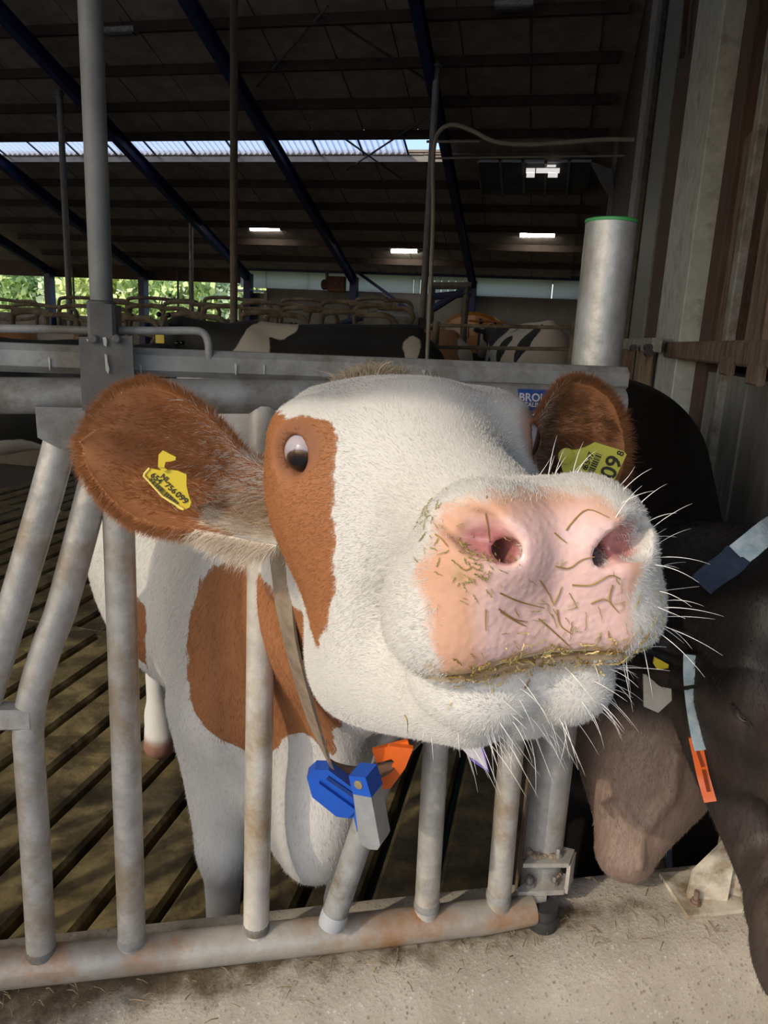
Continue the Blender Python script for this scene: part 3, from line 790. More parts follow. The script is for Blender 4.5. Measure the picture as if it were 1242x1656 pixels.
def grad(fn, p, e=.0015):
    g = np.stack([fn((p + np.eye(3)[i] * e).astype(np.float32)) - fn((p - np.eye(3)[i] * e).astype(np.float32)) for i in range(3)], -1)
    return g / (np.linalg.norm(g, axis=1)[:, None] + 1e-9)
def np_mesh(name, v, quads):
    me = bpy.data.meshes.new(name)
    v = np.asarray(v, np.float32); quads = np.asarray(quads, np.int32)
    me.vertices.add(len(v)); me.vertices.foreach_set('co', v.ravel())
    me.loops.add(quads.size); me.loops.foreach_set('vertex_index', quads.ravel())
    me.polygons.add(len(quads)); me.polygons.foreach_set('loop_start', np.arange(0, quads.size, 4, dtype=np.int32))
    me.polygons.foreach_set('use_smooth', np.ones(len(quads), bool))
    me.update(calc_edges=True); me.validate()
    return me
def fattr(me, name, val):
    me.attributes.new(name, 'FLOAT', 'POINT').data.foreach_set('value', np.asarray(val, np.float32))
def poly_sd(pts, q):
    """signed distance (inside negative) of the 2-D points q to a closed polygon"""
    P = np.asarray(pts, float); Q = np.roll(P, -1, 0)
    d = np.full(len(q), 1e9); ins = np.zeros(len(q), bool)
    for a, b in zip(P, Q):
        ab = b - a; t = np.clip(((q - a) @ ab) / (ab @ ab + 1e-12), 0, 1)
        d = np.minimum(d, np.hypot(*(q - a - t[:, None] * ab).T))
        w = (a[1] > q[:, 1]) != (b[1] > q[:, 1])
        with np.errstate(divide='ignore', invalid='ignore'):
            xx = a[0] + (q[:, 1] - a[1]) / (b[1] - a[1]) * ab[0]
        ins ^= w & (q[:, 0] < xx)
    return np.where(ins, -d, d)

# ------------------------------------------------------------------ a cow's head in its own frame: x across, y from poll to nose, z up
HBEND = .014
def head_sdf(p, mouth=True):
    p = p.copy()
    t = np.clip((p[..., 1] - .06) / .16, 0, 1)
    p[..., 0] += HBEND * t * t * (3 - 2 * t)                 # the nose is turned a little to one side
    p[..., 0] *= np.where(p[..., 0] < 0, 1 + .11 * (1 - t), 1)
    m = mx(p)
    d = ell(m, (0, -.05, -.01), (.126, .14, .086))
    d = smin(d, rbox(m, (0, -.045, .031), (.112, .090, .037), .034), .04)
    d = smin(d, ell(m, (.0, -.140, .008), (.085, .045, .046)), .05)          # poll
    d = smin(d, ell(m, (.106, -.018, .040), (.034, .046, .029)), .025)       # brow
    d = smin(d, ell(m, (.100, -.025, -.03), (.046, .075, .065)), .05)         # below the eye
    d = smin(d, cone(m, (0, .02, .0), (0, .2, -.022), .080, .056, (.95, 1, 1)), .05)   # bridge
    d = smin(d, ell(m, (.066, .010, -.105), (.056, .095, .095)), .05)        # cheek
    d = smin(d, cone(m, (.050, .0, -.215), (.024, .185, -.148), .068, .046), .05)      # jaw
    # muzzle: broad at the lips, narrower above
    q = m.copy(); q[..., 0] *= 1 + np.clip(p[..., 2] + .05, -.02, .12) * np.where(p[..., 0] < 0, 4.2, 3.0)
    mz = rbox(q, (0, .236, -.022), (.100, .048, .070), .046) * .85
    mz = smin(mz, ell(m, (.064, .228, -.045), (.038, .050, .044)), .03)
    mz = smin(mz, ell(p, (.048, .256, .014), (.034, .032, .034)), .03)
    mz = smin(mz, ell(p, (-.046, .254, .006), (.032, .032, .032)), .03)
    d = smin(d, mz, .020)
    chin = smin(ell(p, (.030, .212, -.117), (.052, .055, .040)), ell(p, (-.042, .214, -.119), (.042, .053, .042)), .012)
    chin = smin(chin, ell(p, (.0, .205, -.105), (.075, .05, .035)), .02)
    d = smin(d, chin, .010 if mouth else .02)
    if mouth:                                  # the cleft between the lips, following their curve
        zc = -.074 - 1.0 * m[..., 0] ** 2
        cut = np.maximum(np.abs(p[..., 2] - zc) - .0022, np.maximum(.205 - m[..., 1], m[..., 0] - .085))
        d = smax(d, -np.maximum(cut, -(d + .010)), .007)
    # nostril: a wide comma shaped pit with a soft fold in it; the dark inner end is deepest
    for sg, a, b, c, f0 in ((1, (.045, .286, .020), (.058, .279, .028), (.082, .258, .039), (.050, .264, .030)), (-1, (.038, .288, .012), (.054, .280, .014), (.070, .262, .018), (.046, .266, .018))):
        w = p * np.array([sg, 1, 1], np.float32)
        ns = np.minimum(cone(w, a, b, .0105, .0145), cone(w, b, c, .0145, .006))
        d = smax(d, -ns, .009)
        d = smax(d, -cone(w, (a[0] - .008, a[1] - .006, a[2] - .006), (a[0] - .004, .235, a[2] - .020), .0085, .008), .005)
        f1, f2 = (b[0] + .006, b[1] - .018, b[2] + .004), (c[0] - .006, c[1] - .018, c[2] - .002)
        d = smin(d, np.minimum(cone(w, f0, f1, .0075, .0085), cone(w, f1, f2, .0085, .003)), .005)
    d = d + .003 * np.exp(-(m[..., 0] / .014) ** 2) * np.exp(-((m[..., 1] - .29) / .03) ** 2) * np.exp(-((m[..., 2] + .02) / .05) ** 2)
    # eye socket
    d = smax(d, -ell(m, (.138, .030, .027), (.021, .024, .020)), .014)
    return d
# ------------------------------------------------------------------ the red and white cow: pose of head and body
def pose(yaw, pitch, roll):
    Rz = np.array([[math.cos(yaw), -math.sin(yaw), 0], [math.sin(yaw), math.cos(yaw), 0], [0, 0, 1]])
    Rx = np.array([[1, 0, 0], [0, math.cos(pitch), -math.sin(pitch)], [0, math.sin(pitch), math.cos(pitch)]])
    Ry = np.array([[math.cos(roll), 0, math.sin(roll)], [0, 1, 0], [-math.sin(roll), 0, math.cos(roll)]])
    return Rz @ np.diag([-1.0, -1.0, 1.0]) @ Rx @ Ry
HR = pose(.276, -.063, .066)
HO = np.array([.030, .745, H - .128])
BR = pose(math.radians(22), 0, 0)            # the body: x across (+ towards picture left), y forward, z up
BO = np.array([-.205, 1.50, 0])
def toh(p): return ((p - HO) @ HR).astype(np.float32)
def tob(p): return ((p - BO) @ BR).astype(np.float32)
def fromh(q): return np.asarray(q) @ HR.T + HO
def fromb(q): return np.asarray(q) @ BR.T + BO
def body_sdf(p, leg=True):
    m = mx(p)
    d = ell(m, (0, -.62, .90), (.395, .70, .40))
    d = smin(d, ell(m, (0, -1.15, 1.0), (.27, .32, .31)), .15)
    d = smin(d, ell(m, (0, -.02, .93), (.195, .34, .37)), .15)
    d = smin(d, cone(m, (0, .1, 1.25), (0, -1.2, 1.31), .06, .06), .12)
    d = smin(d, ell(m, (.138, .06, .94), (.095, .20, .31)), .08)       # shoulder
    d = smin(d, ell(m, (.150, .15, .80), (.070, .090, .10)), .06)        # point of the shoulder
    d = smin(d, ell(m, (0, .20, .64), (.110, .17, .17)), .09)           # brisket
    d = smin(d, cone(m, (.0, .27, .70), (.0, .28, .52), .065, .048), .06)
    if leg:
        for s, f in ((1, .02), (-1, -.06)):
            q = p * np.array([s, 1, 1], np.float32)
            l = cone(q, (.155, .06 + f, .76), (.150, .08 + f, .47), .092, .055)
            l = smin(l, ell(q, (.150, .095 + f, .43), (.050, .052, .065)), .03)
            l = smin(l, cone(q, (.148, .085 + f, .40), (.148, .08 + f, .16), .040, .034), .02)
            l = smin(l, cone(q, (.148, .085 + f, .16), (.148, .115 + f, .07), .042, .046), .02)
            l = smin(l, cone(q, (.148, .12 + f, .06), (.148, .14 + f, .03), .050, .056), .02)
            d = smin(d, l, .06)
            h_ = cone(q, (.20, -1.15 + f, .92), (.19, -1.05 + f, .60), .15, .075)
            h_ = smin(h_, cone(q, (.19, -1.05 + f, .60), (.185, -1.20 + f, .50), .07, .05), .04)
            h_ = smin(h_, cone(q, (.185, -1.20 + f, .50), (.185, -1.13 + f, .14), .042, .034), .03)
            h_ = smin(h_, cone(q, (.185, -1.12 + f, .12), (.185, -1.05 + f, .04), .045, .055), .03)
            d = smin(d, h_, .07)
    return np.where(p[..., 2] < .001, np.maximum(d, .001 - p[..., 2]), d)
NB0, NB1, NB2 = fromb((0, .12, 1.04)), fromb((-.02, .38, 1.10)), fromh((0, -.10, -.12))
def neck_sdf(p):
    # narrow across, deep: squash across the body axis
    q = tob(p)
    a, b, c = tob(NB0), tob(NB1), tob(NB2)
    d = cone(q, a, b, .24, .19, (.74, 1, 1))
    d = smin(d, cone(q, b, c, .185, .13, (.80, 1, 1)), .08)
    dl = cone(q, (-.01, .24, .78), (-.045, .42, 1.08), .10, .085, (.6, 1, 1))   # dewlap
    d = smin(d, dl, .10)
    return d
def cow_sdf(p):
    hq = toh(p)
    d = head_sdf(hq)
    dn = neck_sdf(p)
    d = smin(d, dn, .035)
    return smin(d, body_sdf(tob(p)), .10)
def cow_back_sdf(p):
    hq = toh(p)
    d = smin(head_sdf(hq, False), neck_sdf(p), .035)
    return smin(d, body_sdf(tob(p)), .10)
# ------------------------------------------------------------------ colours of the coat, kept in the cow's own frames
EYE_PATCH = [(-0.16, 0.88), (-0.10, 0.88), (-0.04, 0.85), (-0.003, 0.819), (0.018, 0.805), (0.023, 0.742), (0.03, 0.695), (0.044, 0.688), (0.051, 0.725), (0.056, 0.766), (0.06, 0.822), (0.063, 0.883), (0.065, 0.949), (0.068, 1.018), (0.07, 1.093), (0.072, 1.173), (0.075, 1.248), (0.078, 1.329), (0.081, 1.415), (0.082, 1.513), (0.083, 1.612), (0.083, 1.71), (0.081, 1.816), (0.079, 1.918), (0.076, 2.015), (0.071, 2.123), (0.063, 2.223), (0.048, 2.306), (0.037, 2.265), (0.027, 2.166), (0.01, 2.06), (-.01, 1.96), (-.04, 1.86), (-.16, 1.82)]
NOSE = [(0.081, -0.005), (0.077, 0.01), (0.072, 0.023), (0.064, 0.038), (0.055, 0.045), (0.045, 0.05), (0.031, 0.052), (0.012, 0.051), (-0.008, 0.048), (-0.023, 0.046), (-0.032, 0.046), (-0.041, 0.046), (-0.051, 0.04), (-0.058, 0.033), (-0.070, 0.014), (-0.075, 0.0), (-0.070, -0.012), (-0.066, -0.024), (-0.068, -0.037), (-0.071, -0.049), (-0.076, -0.064), (-0.068, -0.073), (-0.063, -0.081), (-0.05, -0.084), (-0.032, -0.088), (-0.015, -0.090), (-0.002, -0.092), (0.012, -0.092), (0.026, -0.092), (0.039, -0.090), (0.056, -0.084), (0.068, -0.076), (0.074, -0.055), (0.076, -0.041), (0.077, -0.031), (0.08, -0.018)]
PINK = [(0.032, 0.035), (0.022, 0.041), (0.005, 0.042), (-0.012, 0.04), (-0.025, 0.039), (-0.036, 0.039), (-0.049, 0.031), (-0.062, 0.015), (-0.066, 0.001), (-0.062, -0.008), (-0.061, -0.025), (-0.066, -0.041), (-0.072, -0.063), (-0.057, -0.068), (-0.043, -0.074), (-0.033, -0.080), (-0.016, -0.082), (0.005, -0.080), (0.022, -0.075), (0.037, -0.066), (0.047, -0.040), (0.050, -0.012), (0.046, 0.004), (0.052, 0.022), (0.045, 0.033)]
SHOULDER = [(0.196, 1.086), (0.179, 1.108), (0.147, 1.137), (0.10, 1.20), (0.02, 1.26), (0.0, 1.15), (0.03, 0.96), (0.024, 0.868), (0.001, 0.808), (0.009, 0.79), (0.048, 0.84), (0.07, 0.822), (0.085, 0.79), (0.094, 0.774), (0.13, 0.757), (0.161, 0.773), (0.196, 0.792), (0.218, 0.827), (0.224, 0.872), (0.222, 0.913), (0.221, 0.959), (0.219, 1.004), (0.207, 1.058)]
FLANK = [(-0.30, 0.90), (-0.133, 0.925), (-0.098, 0.909), (-0.108, 0.859), (-0.141, 0.798), (-0.20, 0.73), (-.30, .76)]
def sstep(a, b, x):
    t = np.clip((x - a) / (b - a), 0, 1); return t * t * (3 - 2 * t)
def wobble(p, f, seed=0):
    r = np.random.default_rng(seed); s = np.zeros(len(p))
    for i in range(7):
        k = r.normal(size=3) * f * (1.6 ** (i / 2)); s += np.sin(p @ k + r.uniform(0, 6.3)) / (1 + i * .35)
    return s / 2.6
def coat(P):
    """signed masks at world points: brown coat, bare nose, wet pink, dirt round the mouth"""
    h = (P - HO) @ HR; b = (P - BO) @ BR
    front = h[:, 1] > -.24
    phi = np.arctan2(np.abs(h[:, 0]), h[:, 2] + .06)
    scl = .12
    ph = np.stack([h[:, 1], phi * scl], 1)
    dL = poly_sd([(y, f * scl) for y, f in EYE_PATCH], ph)
    ph2 = ph.copy(); ph2[:, 0] += .045
    dR = poly_sd([(y, f * scl) for y, f in EYE_PATCH], ph2)
    dh = np.where(h[:, 0] > 0, dL, dR)
    dh = np.where(front & (h[:, 1] < .2), dh, .1)
    db = poly_sd(SHOULDER, b[:, [0, 2]])
    db = np.where((b[:, 1] > -.1) & (b[:, 1] < .62) & (~front | (h[:, 2] < -.14)) , db, .1)
    df = poly_sd(FLANK, b[:, [1, 2]]); df = np.where(b[:, 0] > .1, df, .1)
    far = ell(b.astype(np.float32), (-.3, -.7, 1.0), (.25, .3, .3)); far = np.where(b[:, 0] < -.1, far, .1)
    brown = np.minimum(np.minimum(dh, db), np.minimum(df, far)) + .0035 * wobble(P, 60, 3) + .0025 * wobble(P, 170, 5)
    ny = np.ones(len(P)); k_ = front & (h[:, 1] > .17)
    if k_.any(): ny[k_] = grad(head_sdf, h[k_].astype(np.float32), .003)[:, 1]
    hb = h.copy()
    dn = poly_sd(NOSE, hb[:, [0, 2]]); dp = poly_sd(PINK, hb[:, [0, 2]])
    nz = front & (h[:, 1] > .195)
    nose = np.where(nz, dn + np.maximum(.22 - ny, 0) * .07 * (h[:, 2] > -.02), .1) + .002 * wobble(P, 120, 8)
    pink = np.where(nz, dp, .1) + .003 * wobble(P, 90, 9)
    lip = np.abs(h[:, 2] + .078 + .9 * h[:, 0] ** 2)
    dirt = np.where(nz & (np.abs(h[:, 0]) < .1), sstep(.034, .0, lip) * sstep(.10, .07, np.abs(h[:, 0])), 0)
    a = np.linalg.norm((h - np.array([.058, .275, .004])) * [1, .5, 1], axis=1)
    dirt = np.maximum(dirt, np.where(nz & (h[:, 2] < .02), .52 * sstep(.022, .002, a), 0))
    return brown, nose, pink, dirt
C_WHITE = np.array([.62, .605, .575]); C_BROWN = np.array([.29, .108, .034]); C_BROWN2 = np.array([.48, .215, .080])

def cow_material():
    mt = bpy.data.materials.new('red and white cow skin'); mt.use_nodes = True
    n, l = mt.node_tree.nodes, mt.node_tree.links
    b = n['Principled BSDF']
    def attr(k):
        a = n.new('ShaderNodeAttribute'); a.attribute_name = k; return a.outputs['Fac']
    tc = n.new('ShaderNodeTexCoord')
    def noise(s, d=5, r=.6):
        q = n.new('ShaderNodeTexNoise'); q.inputs['Scale'].default_value = s; q.inputs['Detail'].default_value = d; q.inputs['Roughness'].default_value = r
        l.new(tc.outputs['Object'], q.inputs['Vector']); return q.outputs['Fac']
    def math_(op, a, b_, c=None):
        q = n.new('ShaderNodeMath'); q.operation = op
        for i, x in enumerate((a, b_, c)):
            if x is None: continue
            if isinstance(x, (int, float)): q.inputs[i].default_value = x
            else: l.new(x, q.inputs[i])
        return q.outputs[0]
    def step(x, lo, hi):
        q = n.new('ShaderNodeMapRange'); q.interpolation_type = 'SMOOTHSTEP'
        q.inputs[1].default_value, q.inputs[2].default_value = lo, hi; q.inputs[3].default_value, q.inputs[4].default_value = 1, 0
        l.new(x, q.inputs[0]); return q.outputs[0]
    def mix(f, a, c):
        q = n.new('ShaderNodeMix'); q.data_type = 'RGBA'; l.new(f, q.inputs[0])
        for s, i in ((a, 6), (c, 7)):
            if isinstance(s, tuple): q.inputs[i].default_value = (*s, 1)
            else: l.new(s, q.inputs[i])
        return q.outputs[2]
    nz = noise(240, 3)
    brown = step(math_('MULTIPLY_ADD', math_('SUBTRACT', nz, .5), .006, attr('brown')), -.0012, .0012)
    white = mix(noise(9), (.57, .55, .515), (.63, .615, .585))
    brn = mix(noise(9), (.38, .165, .065), (.25, .085, .026))
    col = mix(brown, white, brn)
    nosef = step(math_('MULTIPLY_ADD', math_('SUBTRACT', nz, .5), .008, attr('nose')), -.006, .004)
    col = mix(nosef, col, mix(noise(26), (.62, .355, .245), (.56, .31, .205)))
    pinkf = step(attr('pink'), -.010, .008)
    pk = mix(noise(34), (.88, .60, .545), (.80, .51, .46))
    col = mix(pinkf, col, pk)
    # straw dust and slobber round the lips
    df = step(math_('ADD', attr('dirt'), math_('MULTIPLY_ADD', noise(75, 6, .75), 1.5, -.78)), .62, .36)
    df = math_('MULTIPLY', df, .8)
    q = n.new('ShaderNodeMath'); q.operation = 'SUBTRACT'; q.inputs[0].default_value = 1
    col = mix(df, col, mix(noise(160), (.22, .14, .05), (.62, .44, .22)))
    deep = attr('deep')
    col = mix(deep, col, (.40, .13, .13))
    lid = attr('lid')
    col = mix(lid, col, (.20, .075, .035))
    l.new(col, b.inputs['Base Color'])
    rg = math_('MULTIPLY_ADD', pinkf, math_('MULTIPLY_ADD', noise(70), -.35, -.30), .75)
    l.new(rg, b.inputs['Roughness'])
    b.inputs['Specular IOR Level'].default_value = .5
    l.new(math_('MULTIPLY', nosef, .10), b.inputs['Subsurface Weight'])
    b.inputs['Subsurface Radius'].default_value = (.010, .004, .0025)
    b.inputs['Subsurface Scale'].default_value = 1.0
    cw = math_('MULTIPLY', pinkf, 1.0)
    l.new(cw, b.inputs['Coat Weight']); b.inputs['Coat Roughness'].default_value = .09
    # cobbled nose pad and fine pores
    vo = n.new('ShaderNodeTexVoronoi'); vo.feature = 'SMOOTH_F1'; vo.inputs['Scale'].default_value = 190
    l.new(tc.outputs['Object'], vo.inputs['Vector'])
    hgt = math_('ADD', math_('MULTIPLY', vo.outputs['Distance'], -1.0), math_('MULTIPLY', noise(55, 4), .9))
    bp = n.new('ShaderNodeBump'); bp.inputs['Distance'].default_value = .0012
    l.new(math_('MULTIPLY_ADD', nosef, .42, .12), bp.inputs['Strength']); l.new(hgt, bp.inputs['Height'])
    l.new(bp.outputs[0], b.inputs['Normal'])
    return mt
M_COW = cow_material()
EYE_C = [np.array([.114, .015, .027]), np.array([-.105, .020, .027])]
EYE_R = .0205
def eye_dir(s): return nrm([s * .70, .70, .10])
def lids(q, d):
    """eyelids: a shell over the eyeball with an oval opening, in the head's frame"""
    for c, s in zip(EYE_C, (1, -1)):
        n_ = eye_dir(s); up_ = nrm(np.array([s * .10, -.05, 1]) - n_ * (n_ @ np.array([s * .10, -.05, 1]))); sd_ = np.cross(up_, n_)
        v = q - c.astype(np.float32)
        r = np.sqrt((v * v).sum(-1))
        sh = r - (EYE_R + .0035)
        u, w, t = v @ sd_.astype(np.float32), v @ up_.astype(np.float32), v @ n_.astype(np.float32)
        op = np.sqrt((u / .0145) ** 2 + ((w + .001) / .0180) ** 2)
        op = (op - 1) * .013
        op = np.where(t > 0, op, 1)
        lid = smax(sh, -op, .003)
        d = smin(d, lid, .010)
        d = smax(d, -np.maximum(op, -(t - .0)), .004)
    return d
def cow_fine(q):
    P = q @ HR.T.astype(np.float32) + HO.astype(np.float32)
    return lids(q, cow_sdf(P.astype(np.float32)))
HB_LO, HB_HI = (-.185, -.215, -.27), (.185, .325, .125)
hv, hf = surface(cow_fine, HB_LO, HB_HI, .0036)
hw = fromh(hv)
bv, bf = surface(lambda P: cow_back_sdf(P), (-1.5, .62, 0), (.45, 3.2, 1.5), .016)
bh = toh(bv)
inbox = np.all((bh > np.array(HB_LO) + .012) & (bh < np.array(HB_HI) - .012), axis=1)
bf = bf[~inbox[bf].any(1)]

# ears: leaf shaped shells grown from the side of the head
def ear(axis_px, perp_px, base, tip, prof, cup, thick, nu=46, nw=28, curl=0.0, face=None):
    """prof: (length along, lower edge, upper edge) in metres; returns vertices, quads, (t, s) of each"""
    base, tip = np.asarray(base, float), np.asarray(tip, float)
    ax = nrm(tip - base); f = nrm(face - ax * (ax @ face)); pp = np.cross(f, ax)
    if pp @ np.array([0, 0, 1]) < 0: pp = -pp
    pr = np.array(prof, float); L0, L1 = pr[0, 0], pr[-1, 0]
    tt = np.linspace(0, 1, nu); V, TS = [], []
    for side in (0, 1):
        for t in tt:
            a = L0 + (L1 - L0) * (1 - (1 - t) ** 1.4)
            lo, up = np.interp(a, pr[:, 0], pr[:, 1]), np.interp(a, pr[:, 0], pr[:, 2])
            for k in range(nw):
                s = -1 + 2 * k / (nw - 1)
                s2 = math.sin(s * math.pi / 2) * .55 + s * .45
                w = lo + (up - lo) * (s2 + 1) / 2
                e = (1 - s2 * s2)
                tf = min(1, (1 - t) * 3) if t > .66 else 1
                dep = -cup * (e ** .8) * tf * (0.55 + .45 * math.sin(math.pi * min(1, t * 1.3)))
                dep += curl * max(0, s2 - .35) ** 1.5 * (1 - t) ** .7
                dep += .005 * math.sin(a * 60 + w * 30) * e + .010 * math.exp(-((s2 - .25) / .16) ** 2) * math.sin(math.pi * t) - .005 * math.exp(-((s2 + .15) / .2) ** 2) * math.sin(math.pi * t)
                th = thick * (e ** .5) * tf ** .5 if side else 0
                base_t = 0.022 * max(0, 1 - t / .22) ** 2 if side else 0
                V.append(base + ax * a + pp * w + f * (dep - th - base_t)); TS.append((t, s2, side))
    Q = []
    for side in (0, 1):
        o = side * nu * nw
        for i in range(nu - 1):
            for k in range(nw - 1):
                q = (o + i * nw + k, o + i * nw + k + 1, o + (i + 1) * nw + k + 1, o + (i + 1) * nw + k)
                Q.append(q if side else q[::-1])
    o = nu * nw
    for i in range(nu - 1):
        for k, fl in ((0, False), (nw - 1, True)):
            q = (i * nw + k, (i + 1) * nw + k, o + (i + 1) * nw + k, o + i * nw + k)
            Q.append(q[::-1] if fl else q)
    for k in range(nw - 1):
        i = nu - 1
        Q.append((i * nw + k, i * nw + k + 1, o + i * nw + k + 1, o + i * nw + k))
    V = np.array(V); Q = np.array(Q)
    n0 = np.cross(V[Q[nu * 3, 1]] - V[Q[nu * 3, 0]], V[Q[nu * 3, 2]] - V[Q[nu * 3, 0]])
    if n0 @ f < 0: Q = Q[:, ::-1]
    return V, Q, np.array(TS), (ax, pp, f)
S_ = .000735
EARL_B, EARL_T = at(432, 806, .835), at(135, 728, .875)
profL = [(a * S_, lo * S_, up * S_) for a, lo, up in ((-34, -66, 36), (0, -70, 40), (30, -71, 46), (55, -73, 53), (84, -76, 76), (119, -80, 98), (160, -85, 115), (200, -83, 126), (230, -74, 127), (255, -62, 119), (286, -40, 100), (305, -22, 72), (318, -5, 36), (322, 8, 16))]
faceL = nrm(EYE + np.array([-.25, -.1, .05]) - EARL_B)
eLv, eLq, eLt, EARL_F = ear(None, None, EARL_B, EARL_T, profL, .045, .011, curl=.004, face=faceL)
EARR_B, EARR_T = at(840, 738, .93), at(1040, 704, 1.0)
profR = [(a * S_ * 1.1, lo * S_ * 1.1, up * S_ * 1.1) for a, lo, up in ((-20, -50, 6), (0, -68, 8), (25, -88, 26), (55, -100, 66), (90, -104, 98), (120, -102, 103), (150, -92, 92), (175, -72, 74), (190, -45, 50), (198, -10, 12))]
faceR = nrm(EYE + np.array([.25, -.1, .05]) - EARR_B)
eRv, eRq, eRt, EARR_F = ear(None, None, EARR_B, EARR_T, profR, .040, .011, curl=.004, face=faceR)

allv = np.concatenate([hw, bv, eLv, eRv]); o1, o2, o3 = len(hw), len(hw) + len(bv), len(hw) + len(bv) + len(eLv)
allq = np.concatenate([hf, bf + o1, eLq + o2, eRq + o3])
used = np.zeros(len(allv), bool); used[allq.ravel()] = True
remap = np.cumsum(used) - 1
isear = np.zeros(len(allv), bool); isear[o2:] = True
eart = np.concatenate([np.zeros((o2, 3)), eLt, eRt])
allv, allq, isear, eart = allv[used], remap[allq], isear[used], eart[used]
cm = np_mesh('cow', allv, allq)
brown, nose_, pink_, dirt_ = coat(allv)
def ear_brown(t, s, side):
    # the root of the ear is pale, the lower rim white near the head
    return np.where(side > .5, -.05, (.10 - t) * .10 + np.where(s < -.55, (.26 - t) * .06, 0))
brown[isear] = ear_brown(*eart[isear].T) + .004 * wobble(allv[isear], 90, 2)
nose_[isear] = .1; pink_[isear] = .1; dirt_[isear] = 0
hall = (allv - HO) @ HR
hbend = hall.copy(); _t = np.clip((hall[:, 1] - .06) / .16, 0, 1); hbend[:, 0] += HBEND * _t * _t * (3 - 2 * _t)
xm = np.abs(hbend[:, 0])
dd = np.linalg.norm(np.stack([xm, hbend[:, 1], hbend[:, 2]], 1) - np.array([.044, .262, .012]), axis=1)
deep = sstep(.030, .016, dd) * .9
deep[isear] = 0
lid = np.maximum.reduce([sstep(EYE_R + .018, EYE_R + .004, np.linalg.norm(hall - c, axis=1)) for c in EYE_C]); lid[isear] = 0
lid = np.maximum(lid, sstep(.085, .06, allv[:, 2]))                       # hooves
for k, a in (('brown', brown), ('nose', nose_), ('pink', pink_), ('dirt', dirt_), ('deep', deep), ('lid', lid * .9)): fattr(cm, k, a)
cow = put('cow', cm, M_COW)
tag(cow, 'red and white cow with pink straw-dusted muzzle pushing its head through the feed fence', 'cow')

# ------------------------------------------------------------------ eyes
def eye_mat():
    mt = bpy.data.materials.new('cow eye'); mt.use_nodes = True
    n, l = mt.node_tree.nodes, mt.node_tree.links; b = n['Principled BSDF']
    a = n.new('ShaderNodeAttribute'); a.attribute_name = 'iris'
    cr = n.new('ShaderNodeValToRGB'); e = cr.color_ramp.elements
    e[0].position, e[0].color = .0, (.006, .005, .007, 1)
    e[1].position, e[1].color = .40, (.012, .008, .008, 1)
    for p, c in ((.50, (.05, .022, .012, 1)), (.60, (.07, .032, .02, 1)), (.66, (.30, .265, .30, 1)), (.9, (.42, .37, .40, 1))):
        k = cr.color_ramp.elements.new(p); k.color = c
    l.new(a.outputs['Fac'], cr.inputs[0]); l.new(cr.outputs[0], b.inputs['Base Color'])
    b.inputs['Roughness'].default_value = .3; b.inputs['Coat Weight'].default_value = .6; b.inputs['Coat Roughness'].default_value = .03; b.inputs['Specular IOR Level'].default_value = .2
    return mt
M_EYE = eye_mat()
def eyeball(c, r, look, parent, name='eye', mt=None):
    look = nrm(look); V, F = [], []
    nu, nv = 20, 28
    for i in range(nu + 1):
        th = math.pi * i / nu
        for j in range(nv):
            V.append(c + r * (math.cos(th) * look + math.sin(th) * (math.cos(2 * math.pi * j / nv) * nrm(np.cross(look, (0, 0, 1))) + math.sin(2 * math.pi * j / nv) * nrm(np.cross(look, np.cross(look, (0, 0, 1)))))))
    for i in range(nu):
        for j in range(nv):
            F.append((i * nv + j, i * nv + (j + 1) % nv, (i + 1) * nv + (j + 1) % nv, (i + 1) * nv + j))
    me = bpy.data.meshes.new(name); me.from_pydata([tuple(v) for v in V], [], F); me.polygons.foreach_set('use_smooth', [True] * len(F))
    d = np.array([(v - c) @ look / r for v in V])
    me.attributes.new('iris', 'FLOAT', 'POINT').data.foreach_set('value', np.arccos(np.clip(d, -1, 1)) / 1.35)
    return put(name, me, mt or M_EYE, parent)
_v = HR.T @ nrm(EYE - fromh(EYE_C[0]))
eyeball(fromh(EYE_C[0]), EYE_R, HR @ (nrm(eye_dir(1) * .5 + _v * .6) + np.array([.06, 0, -.78])), cow)
eyeball(fromh(EYE_C[1]), EYE_R, HR @ eye_dir(-1) + HR @ np.array([-.22, -.22, -.30]), cow)

